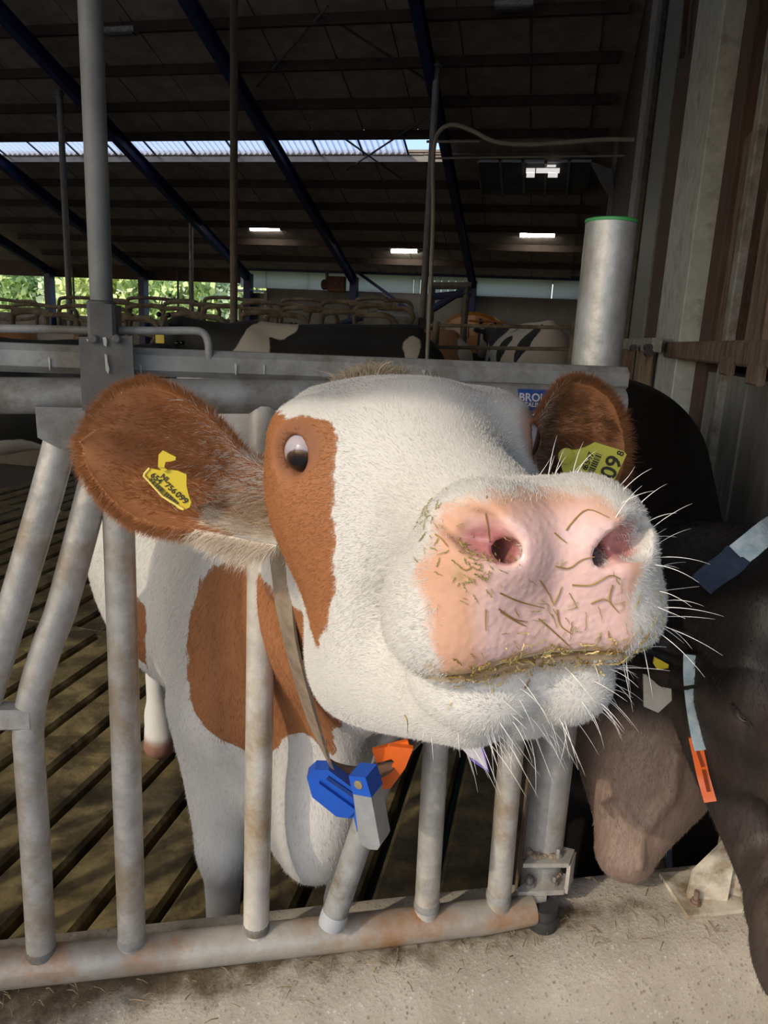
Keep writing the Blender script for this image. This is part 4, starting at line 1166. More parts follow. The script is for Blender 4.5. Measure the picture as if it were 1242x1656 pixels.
# ------------------------------------------------------------------ hair
def hair_mat(name, rough=.55):
    mt = bpy.data.materials.new(name); mt.use_nodes = True
    n, l = mt.node_tree.nodes, mt.node_tree.links; b = n['Principled BSDF']
    a = n.new('ShaderNodeAttribute'); a.attribute_name = 'tint'
    l.new(a.outputs['Color'], b.inputs['Base Color']); b.inputs['Roughness'].default_value = rough
    b.inputs['Specular IOR Level'].default_value = .3
    return mt
M_HAIR = hair_mat('coat hair')
def hairs(name, roots, dirs, length, rad, col, parent, droop=0.0, curl=0.0, n=4, mt=None, label=None):
    N = len(roots)
    t = np.linspace(0, 1, n)
    length = np.broadcast_to(np.asarray(length, float), (N,)); rad = np.broadcast_to(np.asarray(rad, float), (N,))
    dr = np.broadcast_to(np.asarray(droop, float), (N,))
    side = RNG.normal(size=(N, 3)); side -= dirs * (side * dirs).sum(1)[:, None]
    P = roots[:, None] + dirs[:, None] * (length[:, None] * t)[..., None]
    P = P + np.array([0, 0, -1.0]) * (dr[:, None] * length[:, None] * t ** 2)[..., None]
    P = P + side[:, None] * (curl * length[:, None] * t ** 2)[..., None]
    R = rad[:, None] * (1 - .85 * t ** 1.5)[None]
    hc = bpy.data.hair_curves.new(name); hc.add_curves([n] * N)
    hc.attributes['position'].data.foreach_set('vector', P.reshape(-1).astype(np.float32))
    (hc.attributes.get('radius') or hc.attributes.new('radius', 'FLOAT', 'POINT')).data.foreach_set('value', R.reshape(-1).astype(np.float32))
    ca = hc.attributes.new('tint', 'FLOAT_COLOR', 'CURVE')
    ca.data.foreach_set('color', np.concatenate([np.clip(col, 0, 1), np.ones((N, 1))], 1).astype(np.float32).ravel())
    hc.materials.append(mt or M_HAIR)
    o = bpy.data.objects.new(name, hc); COL.objects.link(o)
    o.parent = parent; o.matrix_parent_inverse = parent.matrix_world.inverted()
    o['kind'] = 'stuff'
    if label: o['label'] = label
    return o
def sample(v, q, N, wfn=None):
    """N random points on quads: points, normals, quad index"""
    a, b, c, d = [v[q[:, i]] for i in range(4)]
    nn = np.cross(c - a, d - b); ar = np.linalg.norm(nn, axis=1) / 2
    w = ar * (wfn if wfn is not None else 1)
    i = RNG.choice(len(q), N, p=w / w.sum())
    u, t = RNG.random((2, N, 1))
    P = (a[i] * (1 - u) + b[i] * u) * (1 - t) + (d[i] * (1 - u) + c[i] * u) * t
    return P, nn[i] / (2 * ar[i][:, None] + 1e-12), i
qn = allq
cen = allv[qn].mean(1); hcen = (cen - HO) @ HR
ishead = (~isear[qn].any(1)) & (hcen[:, 1] > -.2) & (np.abs(hcen[:, 0]) < .2) & (hcen[:, 2] > -.26)
bare = nose_[qn].mean(1) < -.009
edge = sstep(-.009, .006, nose_[qn].mean(1)) * .9 + .1
lidq = lid[qn].mean(1)
seen = ((cen - EYE) * np.cross(allv[qn[:, 2]] - allv[qn[:, 0]], allv[qn[:, 3]] - allv[qn[:, 1]])).sum(1) < 0
def coat_colour(P, br, n):
    w = C_WHITE[None] * (1 + .10 * RNG.normal(size=(n, 1))) * (1 + .03 * RNG.normal(size=(n, 3)))
    mixb = RNG.random((n, 1)) * .55
    b_ = (C_BROWN * (1 - mixb) + C_BROWN2 * mixb) * (1 + .14 * RNG.normal(size=(n, 1)))
    return np.where(br[:, None] < 0, b_, w)
def fur_on(mask, N, lmin, lmax, rad, lay, name, lift=.35, dens=None):
    sel = np.where(mask)[0]
    P, Nn, i = sample(allv, qn[sel], N, dens[sel] if dens is not None else None)
    br = brown[qn[sel][i]].mean(1)
    d = lay(P, Nn)
    d = d - Nn * (d * Nn).sum(1)[:, None]
    d /= np.linalg.norm(d, axis=1)[:, None] + 1e-9
    d = d + Nn * lift + .22 * RNG.normal(size=d.shape)
    d /= np.linalg.norm(d, axis=1)[:, None]
    return hairs(name, P - Nn * .0004, d, RNG.uniform(lmin, lmax, N), rad, coat_colour(P, br, N), cow, droop=.1, curl=.12)
def lay_head(P, Nn):
    h = (P - HO) @ HR
    sw = .35 * wobble(P, 14, 21)[:, None]
    # away from the nose, outwards and down over the cheeks
    v = np.stack([.25 * np.sign(h[:, 0]) * sstep(0, .08, np.abs(h[:, 0])), -1 + 0 * h[:, 1], -.5 * sstep(.05, .12, np.abs(h[:, 0]))], 1) @ HR.T
    return v + sw * np.cross(Nn, v)
dens = edge * np.where(hcen[:, 1] > .1, 1.7, 1.0) * np.where(seen, 1, .12)
fur_on(ishead & ~bare & (lidq < .25), 270000, .0026, .0055, .00016, lay_head, 'head_fur', .16, dens)
def lay_body(P, Nn):
    return np.tile(np.array([0, .35, -1.0]), (len(P), 1)) + .25 * wobble(P, 9, 4)[:, None] * np.cross(Nn, np.array([0, 0, 1.0]))
fur_on((~ishead) & (~isear[qn].any(1)) & seen & (cen[:, 2] > .35), 120000, .006, .011, .00028, lay_body, 'body_fur', .12)
def ear_fur(V, Q, TS, fr, N, name, dark=1.0):
    ax, pp, f = fr
    P, Nn, i = sample(V, Q, N, 1 + 3.0 * (np.abs(TS[Q][:, :, 1]).mean(1) > .93) + 2.0 * (TS[Q][:, :, 0].mean(1) > .95) + np.where(TS[Q][:, :, 2].mean(1) > .9, -.6, 0))
    t, s, sd = TS[Q[i]].mean(1).T
    rim = sstep(.72, .98, np.abs(s)) + sstep(.9, 1, t); rim = np.clip(rim, 0, 1)
    root = sstep(.36, .06, t) * (sd < .5) * sstep(.55, .1, s)
    tipf = sstep(.72, .98, t)
    d = ax * (.8 - .2 * rim + .6 * tipf)[:, None] + pp * (np.clip(s * 1.4, -1, 1) * (.15 + .9 * rim) * (1 - .75 * tipf))[:, None] + Nn * .28 + .20 * RNG.normal(size=P.shape)
    d += root[:, None] * (-pp * .25 + f * .35)
    d /= np.linalg.norm(d, axis=1)[:, None]
    L = .007 + .006 * RNG.random(N) + .010 * rim * RNG.random(N) + .026 * root * RNG.random(N)
    bb = ear_brown(t, s, sd) + .02 * RNG.normal(size=N)
    c = coat_colour(P, np.where(bb < .0, -1, 1), N)
    pale = (root * RNG.random(N) > .28)
    c[pale] = np.array([.56, .42, .28]) * (1 + .2 * RNG.normal(size=(pale.sum(), 1)))
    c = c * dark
    lowrim = (s < -.55) & (t < .30) & (RNG.random(N) < .8) & (dark > .9)
    c[lowrim] = np.array([.74, .66, .54]) * (1 + .1 * RNG.normal(size=(lowrim.sum(), 1)))
    return hairs(name, P - Nn * .0005, d, L, .00026, c, cow, droop=.12, curl=.2)
ear_fur(eLv, eLq, eLt, EARL_F, 75000, 'ear_fur')
ear_fur(eRv, eRq, eRt, EARR_F, 60000, 'ear_fur', .55)  # hair darkened: this ear's shade is put into its colour
# whiskers on lips, chin and nose
def whiskers(N, sel, lmin, lmax, rad, dirfn, col):
    k = np.where(sel)[0]; P, Nn, i = sample(allv, qn[k], N)
    d = dirfn(P, Nn); d /= np.linalg.norm(d, axis=1)[:, None]
    c = np.array(col)[None] * (1 + .06 * RNG.normal(size=(N, 1)))
    return hairs('whiskers', P, d, RNG.uniform(lmin, lmax, N) * RNG.uniform(.5, 1, N), rad, c, cow, droop=.22, curl=.10, n=7)
hq_ = hcen
chinq = ishead & (hq_[:, 1] > .17) & (hq_[:, 2] < -.09)
rightq = ishead & (hq_[:, 1] > .19) & (hq_[:, 0] < -.075) & (hq_[:, 2] < .02)
topq = ishead & (hq_[:, 1] > .19) & (hq_[:, 0] < -.03) & (hq_[:, 2] > .03)
leftq = ishead & (hq_[:, 1] > .15) & (hq_[:, 0] > .07) & (hq_[:, 2] < -.02)
out = lambda P, Nn: Nn + .25 * RNG.normal(size=P.shape)
whiskers(75, chinq & (hq_[:, 0] < .02), .022, .055, .00026, lambda P, Nn: Nn * .8 + HR @ np.array([-.45, .25, -.55]) + .22 * RNG.normal(size=P.shape), (.86, .84, .80))
whiskers(10, chinq & (hq_[:, 0] >= .0), .012, .03, .00022, lambda P, Nn: Nn * .8 + HR @ np.array([0, .2, -.6]) + .22 * RNG.normal(size=P.shape), (.86, .84, .80))
whiskers(50, rightq, .025, .062, .00028, lambda P, Nn: Nn + .20 * RNG.normal(size=P.shape), (.88, .86, .83))
whiskers(14, topq, .025, .05, .00028, lambda P, Nn: Nn * .6 + HR @ np.array([-.6, -.1, .5]) + .25 * RNG.normal(size=P.shape), (.88, .86, .80))
whiskers(30, leftq, .012, .03, .00022, out, (.80, .76, .70))
# lashes
er, ed = [], []
for c, s in zip(EYE_C, (1, -1)):
    n_ = eye_dir(s)
    up_ = nrm(np.array([0, 0, 1]) - n_ * n_[2]); sd_ = np.cross(up_, n_)
    for k in range(110):
        an = random.uniform(.1, math.pi + (.9 if s > 0 else .1))
        e = sd_ * math.cos(an) * .0145 + up_ * math.sin(an) * .018
        er.append(fromh(c + e + n_ * .0135)); ed.append(HR @ nrm(e * 60 + n_ * .7 + np.random.normal(size=3) * .2))
hairs('eyelashes', np.array(er), np.array(ed), RNG.uniform(.004, .010, len(er)), .00016, np.array([.20, .08, .035]) * np.ones((len(er), 1)), cow, curl=.1)
# the tan tuft on the poll
N = 2600
P = fromh(np.stack([RNG.normal(0, .020, N) + .006, RNG.normal(-.148, .012, N), np.full(N, .06)], 1))
for _ in range(5):
    dq = cow_sdf(P.astype(np.float32)); P = P - np.array([0, 0, 1.0]) * dq[:, None] * .9
Nn = grad(cow_sdf, P)
dd_ = Nn * .7 + np.array([0, .25, .35]) + .35 * RNG.normal(size=P.shape); dd_ /= np.linalg.norm(dd_, axis=1)[:, None]
hairs('poll_tuft', P - Nn * .001, dd_, RNG.uniform(.012, .032, N), .00030, np.array([.40, .32, .22]) * (1 + .25 * RNG.normal(size=(N, 1))), cow, droop=.4, curl=.35)
# ================================================================== COLLAR OF THE RED AND WHITE COW
collar = thing('neck_collar', 'brown strap collar with blue transponder and metal weight under the white throat', 'collar', at(560, 1250, 1.02))
M_STRAP = mat('worn brown strap', (.17, .125, .085), (.27, .21, .15), 40, .8, 0, .4, 120)
M_BLUEP = mat('blue plastic', (.010, .075, .42), (.016, .10, .50), 8, .38, 0)
M_WEIGHT = mat('scuffed metal weight', (.33, .34, .35), (.46, .47, .48), 25, .4, .5, .2, 60)
M_ORANGE = mat('orange plastic', (.75, .12, .015), (.85, .16, .02), 8, .4, 0)
left = [at(456, 885, .945), at(458, 930, .935), at(465, 1000, .935), at(480, 1070, .955), at(500, 1140, .985), at(520, 1198, 1.01), at(545, 1243, 1.025)]
right = [at(600, 1248, 1.04), at(640, 1218, 1.11), at(690, 1150, 1.15)]
rest = [np.array([.135, 1.10, 1.15]), np.array([.10, 1.06, 1.28]), np.array([.0, 1.02, 1.335]), np.array([-.09, .99, 1.30])]
loop = bend(left + right + rest + [left[0]], 6)
vs, fs = [], []
ctr = sum(loop) / len(loop)
for i, p in enumerate(loop):
    t = nrm(loop[min(i + 1, len(loop) - 1)] - loop[max(i - 1, 0)])
    o_ = nrm((p - ctr) - t * ((p - ctr) @ t)); w_ = np.cross(t, o_)
    for a, b in ((-.019, 0), (.019, 0), (.019, .004), (-.019, .004)): vs.append(p + w_ * a + o_ * b)
for i in range(len(loop) - 1):
    for k in range(4): fs.append((i * 4 + k, i * 4 + (k + 1) % 4, (i + 1) * 4 + (k + 1) % 4, (i + 1) * 4 + k))
MB().add(vs, fs, False).build('strap', M_STRAP, collar)
# blue transponder: a chamfered box with a raised spine
A_, B_ = at(508, 1247, 1.005), at(582, 1298, 1.005)
ax = nrm(B_ - A_); dn = nrm(np.array([-.42, 0, -1]) - ax * (ax @ np.array([-.42, 0, -1]))); fr = np.cross(ax, dn)
if fr[1] > 0: fr = -fr
L_ = np.linalg.norm(B_ - A_) / 2
tc_ = (A_ + B_) / 2
tb = MB().prism([(-L_ - .004, -.010), (-L_ + .012, -.022), (L_ * .5, -.020), (L_ + .004, -.012), (L_ + .002, .022), (L_ - .018, .034), (-L_ + .020, .030), (-L_ - .006, .008)], tc_, (ax, dn, fr), .026).build('transponder', M_BLUEP, collar)
MB().prism([(-L_ + .012, .0), (L_ - .004, .002), (L_ - .006, .020), (L_ - .022, .028), (-L_ + .024, .022)], tc_ + fr * .016, (ax, dn, fr), .010).build('transponder_cover', M_BLUEP, tb)
MB().beam(tc_ - ax * (L_ - .018) - dn * .012 + fr * .014, tc_ + ax * (L_ - .004) - dn * .012 + fr * .014, .006, .004, up=fr).build('cover_seam', mat('dark blue plastic', (.006, .03, .16), None, rough=.5), tb)
# metal weight in a blue holder
T_, Bt = at(588, 1250, .985), at(606, 1362, .985)
ax2 = nrm(Bt - T_); L2 = np.linalg.norm(Bt - T_); sd2 = nrm(np.cross(ax2, (0, 1, 0))); sd2 = sd2 if sd2[0] > 0 else -sd2; fr2 = np.cross(ax2, sd2); fr2 = fr2 if fr2[1] < 0 else -fr2
sd3 = nrm(sd2 * .9 + fr2 * .45); fr3 = nrm(np.cross(ax2, sd3)); fr3 = fr3 if fr3[1] < 0 else -fr3
wt = MB().prism([(L2 * .22, -.013), (L2 * .22, .018), (L2 * .90, .020), (L2 * .98, .014), (L2, .0), (L2 * .96, -.012), (L2 * .86, -.016)], T_, (ax2, sd3, fr3), .034).build('weight', M_WEIGHT, collar)
hd = MB().prism([(-.004, -.015), (-.006, .014), (L2 * .22, .019), (L2 * .22, -.013)], T_, (ax2, sd3, fr3), .036).build('weight_holder', M_BLUEP, collar)
MB().lathe(T_ + ax2 * .008 + fr3 * .018, fr3, [(0, .007), (.0015, .007), (.002, .005)], 12).build('rivet', mat('brass rivet', (.35, .28, .15), None, rough=.5, metal=.5), hd)
MB().prism([(L2 * .40, -.017), (L2 * .40, -.011), (L2 * .86, -.013), (L2 * .82, -.022), (L2 * .62, -.024)], T_ - fr3 * .002, (ax2, sd3, fr3), .024).build('weight_clip', M_BLUEP, hd)
# orange buckle behind the throat
ob = [at(x, y, 1.07) for x, y in ((668, 1208), (655, 1240), (632, 1272), (618, 1274), (612, 1264), (640, 1232), (622, 1214), (630, 1204))]
plane_plate(ob, .010, 'buckle', M_ORANGE, collar)
plane_plate([at(x, y, 1.085) for x, y in ((606, 1228), (632, 1234), (620, 1262))], .004, 'buckle_tongue', M_WEIGHT, collar)
MB().prism([(-.03, -.012), (.03, -.012), (.03, .012), (-.03, .012)], at(634, 1214, 1.08), (nrm([1, 0, .35]), nrm([-.35, 0, 1]), (0, 1, 0)), .008).build('buckle_bar', M_ORANGE, collar)
# pale strap end with violet edge hanging lower down
se = [at(x, y, .99) for x, y in ((742, 1205), (775, 1195), (779, 1205), (790, 1246), (762, 1226))]
plane_plate(se, .003, 'strap_end', mat('pale strap end', (.48, .46, .50), (.56, .54, .56), 30, .6), collar)
MB().tube([se[4] - np.array([0, .003, 0]), se[3] - np.array([0, .003, 0]), se[2] - np.array([0, .003, 0])], .0018, 6).build('strap_edge', mat('violet edging', (.20, .14, .55), None, rough=.5), collar)

# ================================================================== EAR TAGS
M_TAG = mat('yellow tag plastic', (.56, .42, .02), (.64, .49, .03), 12, .42, 0)
M_TAG2 = mat('yellow green tag plastic', (.52, .50, .05), (.58, .55, .07), 12, .45, 0)
def tag_piece(px, Y, th, name, mt, parent, tilt=0):
    P_ = [at(x, y, Y + tilt * (x - px[0][0]) * .0007) for x, y in px]
    return plane_plate(P_, th, name, mt, parent)
YT = .825
tg = tag_piece([(232, 771), (236, 763), (242, 757), (258, 760), (272, 759), (288, 761), (302, 767), (302, 785), (306, 802), (310, 812), (307, 820), (297, 825), (290, 823), (262, 803)], YT, .0028, 'ear_tag', M_TAG, cow)
tg['label'] = 'yellow bar-coded ear tag'
c0, c1 = at(233, 770, YT - .004), at(297, 824, YT - .004)
mb = MB(); mb.tube([at(242, 757, YT - .002), at(234, 766, YT - .002), c0, at(262, 802, YT - .002), c1], .0014, 6); mb.build('tag_rim', mat('pale yellow rim', (.85, .68, .18), None, rough=.4), tg)
rt = nrm(at(290, 822, YT) - at(240, 777, YT)); nn_ = np.array([0, -1.0, 0]); upv = np.cross(nn_, rt)
off = nn_ * .0022
text('print', 'NL', at(262, 768, YT) + off, rt, upv, .0085, M_PRINT_K, tg)
text('print', '654', at(246, 766, YT) + off, rt, upv, .0095, M_PRINT_K, tg)
text('print', '756', at(269, 782, YT) + off, rt, upv, .0095, M_PRINT_K, tg)
text('print', '099', at(286, 797, YT) + off, rt, upv, .0105, M_PRINT_K, tg)
mb = MB(); s0 = at(242, 775, YT) + off; n_bar = 26
rr = random.Random(3); xx = 0; Lb = np.linalg.norm(at(288, 811, YT) - at(242, 775, YT))
while xx < Lb:
    w = rr.choice((.0006, .0006, .0012, .0018)); mb.box(s0 + rt * (xx + w / 2) + nn_ * .0002, (rt, upv, nn_), (w / 2, .0034, .0002)); xx += w + rr.choice((.0007, .0012))
tag(mb.build('bar_code', M_PRINT_K, tg), kind='stuff')
tg2 = tag_piece([(256, 755), (257, 735), (264, 728), (285, 739), (284, 744), (277, 746), (268, 747), (266, 756)], YT - .006, .0025, 'ear_tag', M_TAG, cow)
tg2['label'] = 'small folded yellow tag'
tag_piece([(256, 755), (266, 756), (272, 760), (264, 762)], YT - .004, .0025, 'tag_fold', M_TAG, tg2)
# the other ear's tag, numbers turned on their side
YR = .915
tr = tag_piece([(905, 745), (913, 728), (932, 727), (948, 722), (962, 715), (1008, 729), (1013, 735), (983, 797), (940, 800), (915, 780)], YR, .0028, 'ear_tag', M_TAG2, cow)
tr['label'] = 'large yellow ear tag with black number'
rt = nrm(at(1004, 735, YR) - at(976, 795, YR)); fcv = np.array([0, -1.0, 0]); upv = np.cross(fcv, rt); nn_ = fcv
off = nn_ * .0022
def tx(b_, x, y, sz): text('print', b_, at(x, y, YR) + off, rt, upv, sz, M_PRINT_K, tr, align='CENTER')
tx('009', 985, 764, .0285); tx('8', 1003, 733, .0125); tx('6547', 951, 744, .0105); tx('15 6', 942, 764, .0095)
mb = MB(); s0 = at(948, 778, YR) + off; Lb = np.linalg.norm(at(970, 733, YR) - at(948, 778, YR)); xx = 0
while xx < Lb:
    w = rr.choice((.0007, .0013, .0019)); mb.box(s0 + rt * (xx + w / 2) + upv * .0, (rt, upv, nn_), (w / 2, .0040, .0002)); xx += w + rr.choice((.0008, .0014))
tag(mb.build('bar_code', M_PRINT_K, tr), kind='stuff')
MB().lathe(at(915, 737, YR - .004), fcv, [(0, .010), (.003, .010), (.005, .007)], 14).build('tag_stud', M_TAG2, tr)

# ================================================================== STRAW ON THE MUZZLE
M_STRAW = mat('dry grass', (.20, .12, .03), (.42, .28, .09), 60, .7, 0)
M_STRAW2 = mat('green straw', (.22, .18, .05), (.44, .38, .14), 60, .6, 0)
hv2 = allv[~isear]; hl = (hv2 - HO) @ HR
nosev = np.where((hl[:, 1] > .18) & (np.abs(hl[:, 0]) < .11) & (hl[:, 2] > -.13))[0]
nn2 = grad(cow_sdf, hv2[nosev], .002)
NV = hv2[nosev]; NH = hl[nosev]
def project(p):
    for _ in range(3):
        d = cow_sdf(p.astype(np.float32)); p = p - grad(cow_sdf, p, .002) * d[:, None]
    return p
def stem(p0, d, L, w, lift, rnd):
    """a thin flat blade laid over the surface"""
    n = 6
    pts = np.array([p0 + d * L * k / (n - 1) + rnd.normal(size=3) * L * .03 for k in range(n)])
    pts = project(pts); g = grad(cow_sdf, pts, .002)
    pts = pts + g * (lift + .0012 * np.abs(np.sin(np.arange(n) * 1.9 + rnd.uniform(0, 3))))[:, None]
    return pts
def strip(mb, pts, w):
    pts = [np.asarray(p) for p in pts]; n = len(pts)
    vs, fs = [], []
    for i, p in enumerate(pts):
        t = nrm(pts[min(i + 1, n - 1)] - pts[max(i - 1, 0)]); s_ = nrm(np.cross(t, nrm(EYE - p))); u = np.cross(t, s_)
        ww = w * (1 - .5 * (i / (n - 1)) ** 2)
        vs += [p + s_ * ww, p + u * ww * .6, p - s_ * ww, p - u * ww * .6]
    for i in range(n - 1):
        for k in range(4): fs.append((i * 4 + k, i * 4 + (k + 1) % 4, (i + 1) * 4 + (k + 1) % 4, (i + 1) * 4 + k))
    mb.add(vs, fs, True)
rnd = np.random.default_rng(5)
def scatter(name, wgt, N, lmin, lmax, w, mt, label, lift=.0004):
    mb = MB(); pr = wgt / wgt.sum()
    for i in rnd.choice(len(NV), N, p=pr):
        d = rnd.normal(size=3); d -= nn2[i] * (d @ nn2[i]); d = nrm(d)
        strip(mb, stem(NV[i], d, rnd.uniform(lmin, lmax), w, lift, rnd), w * rnd.uniform(.6, 1.2))
    return tag(mb.build(name, mt), label, 'straw', kind='stuff')
lipd = np.abs(NH[:, 2] + .072 + .9 * NH[:, 0] ** 2)
wl_ = np.exp(-(lipd / .014) ** 2) * (np.abs(NH[:, 0] + .012) < .075) * (NH[:, 1] > .22)
wl2_ = np.exp(-((lipd - .004) / .019) ** 2) * (np.abs(NH[:, 0] + .020) < .07) * (NH[:, 1] > .22)
wn_ = np.exp(-((NH[:, 2] + .05) / .028) ** 2) * (NH[:, 0] < .05) * (NH[:, 1] > .24) * np.where(NH[:, 0] < 0, 1.4, .7)
wa_ = np.exp(-(np.linalg.norm((NH - [.048, .28, .004]) * [1, .4, 1], axis=1) / .011) ** 2) + .35 * np.exp(-(np.linalg.norm((NH - [.075, .26, .03]) * [1, .4, 1], axis=1) / .016) ** 2)
scatter('chewed_straw', wl_, 200, .002, .008, .0007, M_STRAW, 'brown chewed straw crumbs stuck along the lips of the pink muzzle', .0006)
scatter('pale_straw', wl2_, 80, .002, .010, .0007, mat('pale straw', (.50, .36, .13), (.72, .58, .28), 60, .5, 0), 'pale yellow straw flakes stuck along the lips of the pink muzzle', .0012)
scatter('straw_bits', wn_, 110, .004, .014, .00032, M_STRAW2, 'short straw bits stuck on the lower pink nose pad')
scatter('grass_crumbs', wa_, 110, .002, .008, .0004, M_STRAW2, 'wet grass crumbs below the open nostril')
def hitc(x, y):
    d = nrm(ray(x, y)); t = .3
    for _ in range(60):
        t += float(cow_sdf((EYE + d * t)[None].astype(np.float32))[0]) * .85
    return EYE + d * t
STEM_LABELS = ['straw stem hanging from the top of the muzzle over the open nostril', 'straw stem from the open nostril down to the middle of the muzzle', 'long curved stem across the upper muzzle below the ear tag', 'short straight stem high in the middle of the pink muzzle', 'stem slanting through the middle of the pink muzzle', 'short stem meeting the slanting stem in the middle of the muzzle', 'stem lying left of the middle just above the lips', 'stem close under the one left of the middle above the lips', 'wavy stem right of the middle of the pink muzzle', 'longest stem reaching to the half-hidden nostril', 'short forked stem below the half-hidden nostril', 'upright stem on the left edge of the pink pad above the lips', 'short bent stem beside the half-hidden nostril', 'little bent stem in the dirt patch below the open nostril', 'long stem below the open nostril slanting to the right', 'little stem at the outer end of the open nostril', 'dark stem sticking to the white cheek below the mouth corner', 'long stem just above the middle of the lips', 'upright short stem above the middle of the lips']
for k, px in enumerate([[(787, 803), (786, 830), (790, 862), (792, 876)], [(792, 876), (808, 885), (825, 898), (840, 914)], [(915, 858), (925, 845), (950, 825), (985, 838)],
           [(895, 862), (905, 870), (916, 878)], [(872, 938), (885, 958), (893, 975)], [(893, 978), (902, 962), (908, 948)], [(806, 984), (830, 1000), (852, 1005)],
           [(808, 988), (835, 1005), (850, 1012)], [(897, 915), (920, 918), (940, 905), (960, 900)], [(925, 945), (955, 945), (985, 930), (1003, 935)], [(955, 975), (975, 968), (985, 972)],
           [(785, 985), (784, 1005), (785, 1020)], [(990, 945), (985, 970), (1000, 990)], [(740, 912), (752, 921), (766, 915)], [(808, 958), (840, 972), (880, 983)], [(705, 865), (714, 872), (725, 884)], [(655, 1155), (660, 1165), (660, 1185)], [(870, 1000), (905, 1030), (925, 1048)], [(900, 985), (905, 1010), (925, 1025)]]):
    pts = np.array([hitc(x, y) for x, y in px]); pts = np.array(bend(list(pts), 4)); g = grad(cow_sdf, pts, .002)
    mb = MB(); strip(mb, list(pts + g * .0010), .00055)
    tag(mb.build('straw_stem', M_STRAW), STEM_LABELS[k], 'straw', 'straw stems stuck to the muzzle')

# ================================================================== STRAW AND DIRT ON THE KERB
mb = MB()
for i in range(420):
    s = random.uniform(-.6, 1.3); a = random.gauss(.02, .035)
    p = F0 + FD * s + FN * a + np.array([0, 0, KT + .003])
    an = random.uniform(0, 6.3); L = random.uniform(.006, .03)
    d = np.array([math.cos(an), math.sin(an), 0])
    strip(mb, [p, p + d * L * .5 + np.array([0, 0, random.uniform(.0, .006)]), p + d * L], random.uniform(.0005, .0011))
tag(mb.build('kerb_straw', mat('old straw', (.14, .09, .04), (.32, .24, .14), 40, .9), None), 'scattered old straw and dirt on the kerb top under the bottom rail', 'straw', kind='stuff')
# ================================================================== THE BLACK COW BESIDE IT
R2 = pose(.10, -1.12, .06)
O2 = at(1197, 1152, .86) - R2 @ np.array([.125, .022, .028])
POLL2 = R2 @ np.array([0, -.13, -.02]) + O2
C2B = at(1085, 1010, 1.62)
C2A = B(.20, 2.75, 1.02)
C2P = nrm(C2A - C2B) * 0 + C2A
def cow2_sdf(p, head=True):
    p = p.astype(np.float32)
    d = cone(p, C2A, C2B + np.array([.02, .25, -.12]), .38, .26)
    nk = cone(p, C2B + np.array([0, .05, .02]), POLL2 + np.array([.0, .05, -.05]), .215, .135)
    d = smin(d, nk, .12)
    br = ell(p, at(1050, 1200, 1.44), (.15, .16, .20))
    br = smin(br, cone(p, at(1030, 1270, 1.36), at(1008, 1378, 1.30), .095, .055), .05)
    br = smin(br, cone(p, at(1090, 1240, 1.36), at(1020, 1370, 1.31), .085, .05), .03)
    d = smin(d, br, .07)
    cr_ = 9.0
    for P0, P1 in (((.465, 1.308, .606), (.491, 1.284, .635)), ((.491, 1.284, .635), (.507, 1.270, .612)), ((.507, 1.270, .612), (.526, 1.258, .587)), ((.526, 1.258, .587), (.527, 1.245, .528)), ((.526, 1.258, .587), (.551, 1.262, .627)), ((.551, 1.262, .627), (.576, 1.264, .667)), ((.576, 1.264, .667), (.586, 1.287, .746))):
        cr_ = np.minimum(cr_, cone(p, P0, P1, .009, .009))
    d = smin(d, cr_, .012)                    # loose skin folds on the brisket
    lg = cone(p, at(1150, 1280, 1.62), at(1150, 1280, 1.62) * [1, 1, 0] + [0, 0, .1], .09, .045)
    lg = smin(lg, cone(p, at(960, 1280, 1.72), at(960, 1280, 1.72) * [1, 1, 0] + [0, 0, .1], .085, .045), .02)
    d = smin(d, lg, .06)
    h = ((p - O2) @ R2).astype(np.float32)
    if head:
        hd = head_sdf2(h)
        d = smin(d, hd, .05)
    return d
def head_sdf2(h):
    g = h.copy(); g[..., 1] = np.where(g[..., 1] > .04, .04 + (g[..., 1] - .04) / 1.45, g[..., 1])      # a long face
    d = head_sdf(g)
    for c, s in zip(EYE_C, (1, -1)):
        c = c.astype(np.float32); n_ = eye_dir(s)
        up_ = nrm(np.array([0, .25, 1]) - n_ * (n_ @ np.array([0, .25, 1]))); sd_ = np.cross(up_, n_)
        v = h - c; r = np.sqrt((v * v).sum(-1)); u, w, t = v @ sd_.astype(np.float32), v @ up_.astype(np.float32), v @ n_.astype(np.float32)
        op = np.where(t > 0, (np.sqrt((u / .0175) ** 2 + (w / .0115) ** 2) - 1) * .0115, 1)
        d = smin(d, smax(r - (EYE_R + .004), -op, .003), .014)
        d = smax(d, -np.maximum(op, -t), .003)
    return d
lo2, hi2 = (.10, .45, .0), (1.25, 1.42, 1.60)
v2, f2 = surface(lambda P: cow2_sdf(P), (.14, .36, .30), (1.0, 1.62, 1.50), .0075)
vb2, fb2 = surface(lambda P: cow2_sdf(P, False), (-.05, 1.0, .02), (1.25, 3.4, 1.6), .018)
inb = np.all((vb2 > np.array((.16, .38, .32))) & (vb2 < np.array((.96, 1.59, 1.48))), axis=1)
fb2 = fb2[~inb[fb2].any(1)]
EB, ET = at(1150, 1075, .93), at(1028, 1040, 1.0)
pr2 = [(a * S_, lo * S_, up_ * S_) for a, lo, up_ in ((-30, -30, 30), (0, -40, 34), (40, -62, 44), (80, -66, 48), (110, -52, 42), (132, -20, 18), (137, -5, 5))]
e2v, e2q, e2t, E2F = ear(None, None, EB, ET, pr2, .03, .012, 24, 16, face=nrm(EYE - EB))
a2v = np.concatenate([v2, vb2, e2v]); a2q = np.concatenate([f2, fb2 + len(v2), e2q + len(v2) + len(vb2)])
us_ = np.zeros(len(a2v), bool); us_[a2q.ravel()] = True; rm_ = np.cumsum(us_) - 1
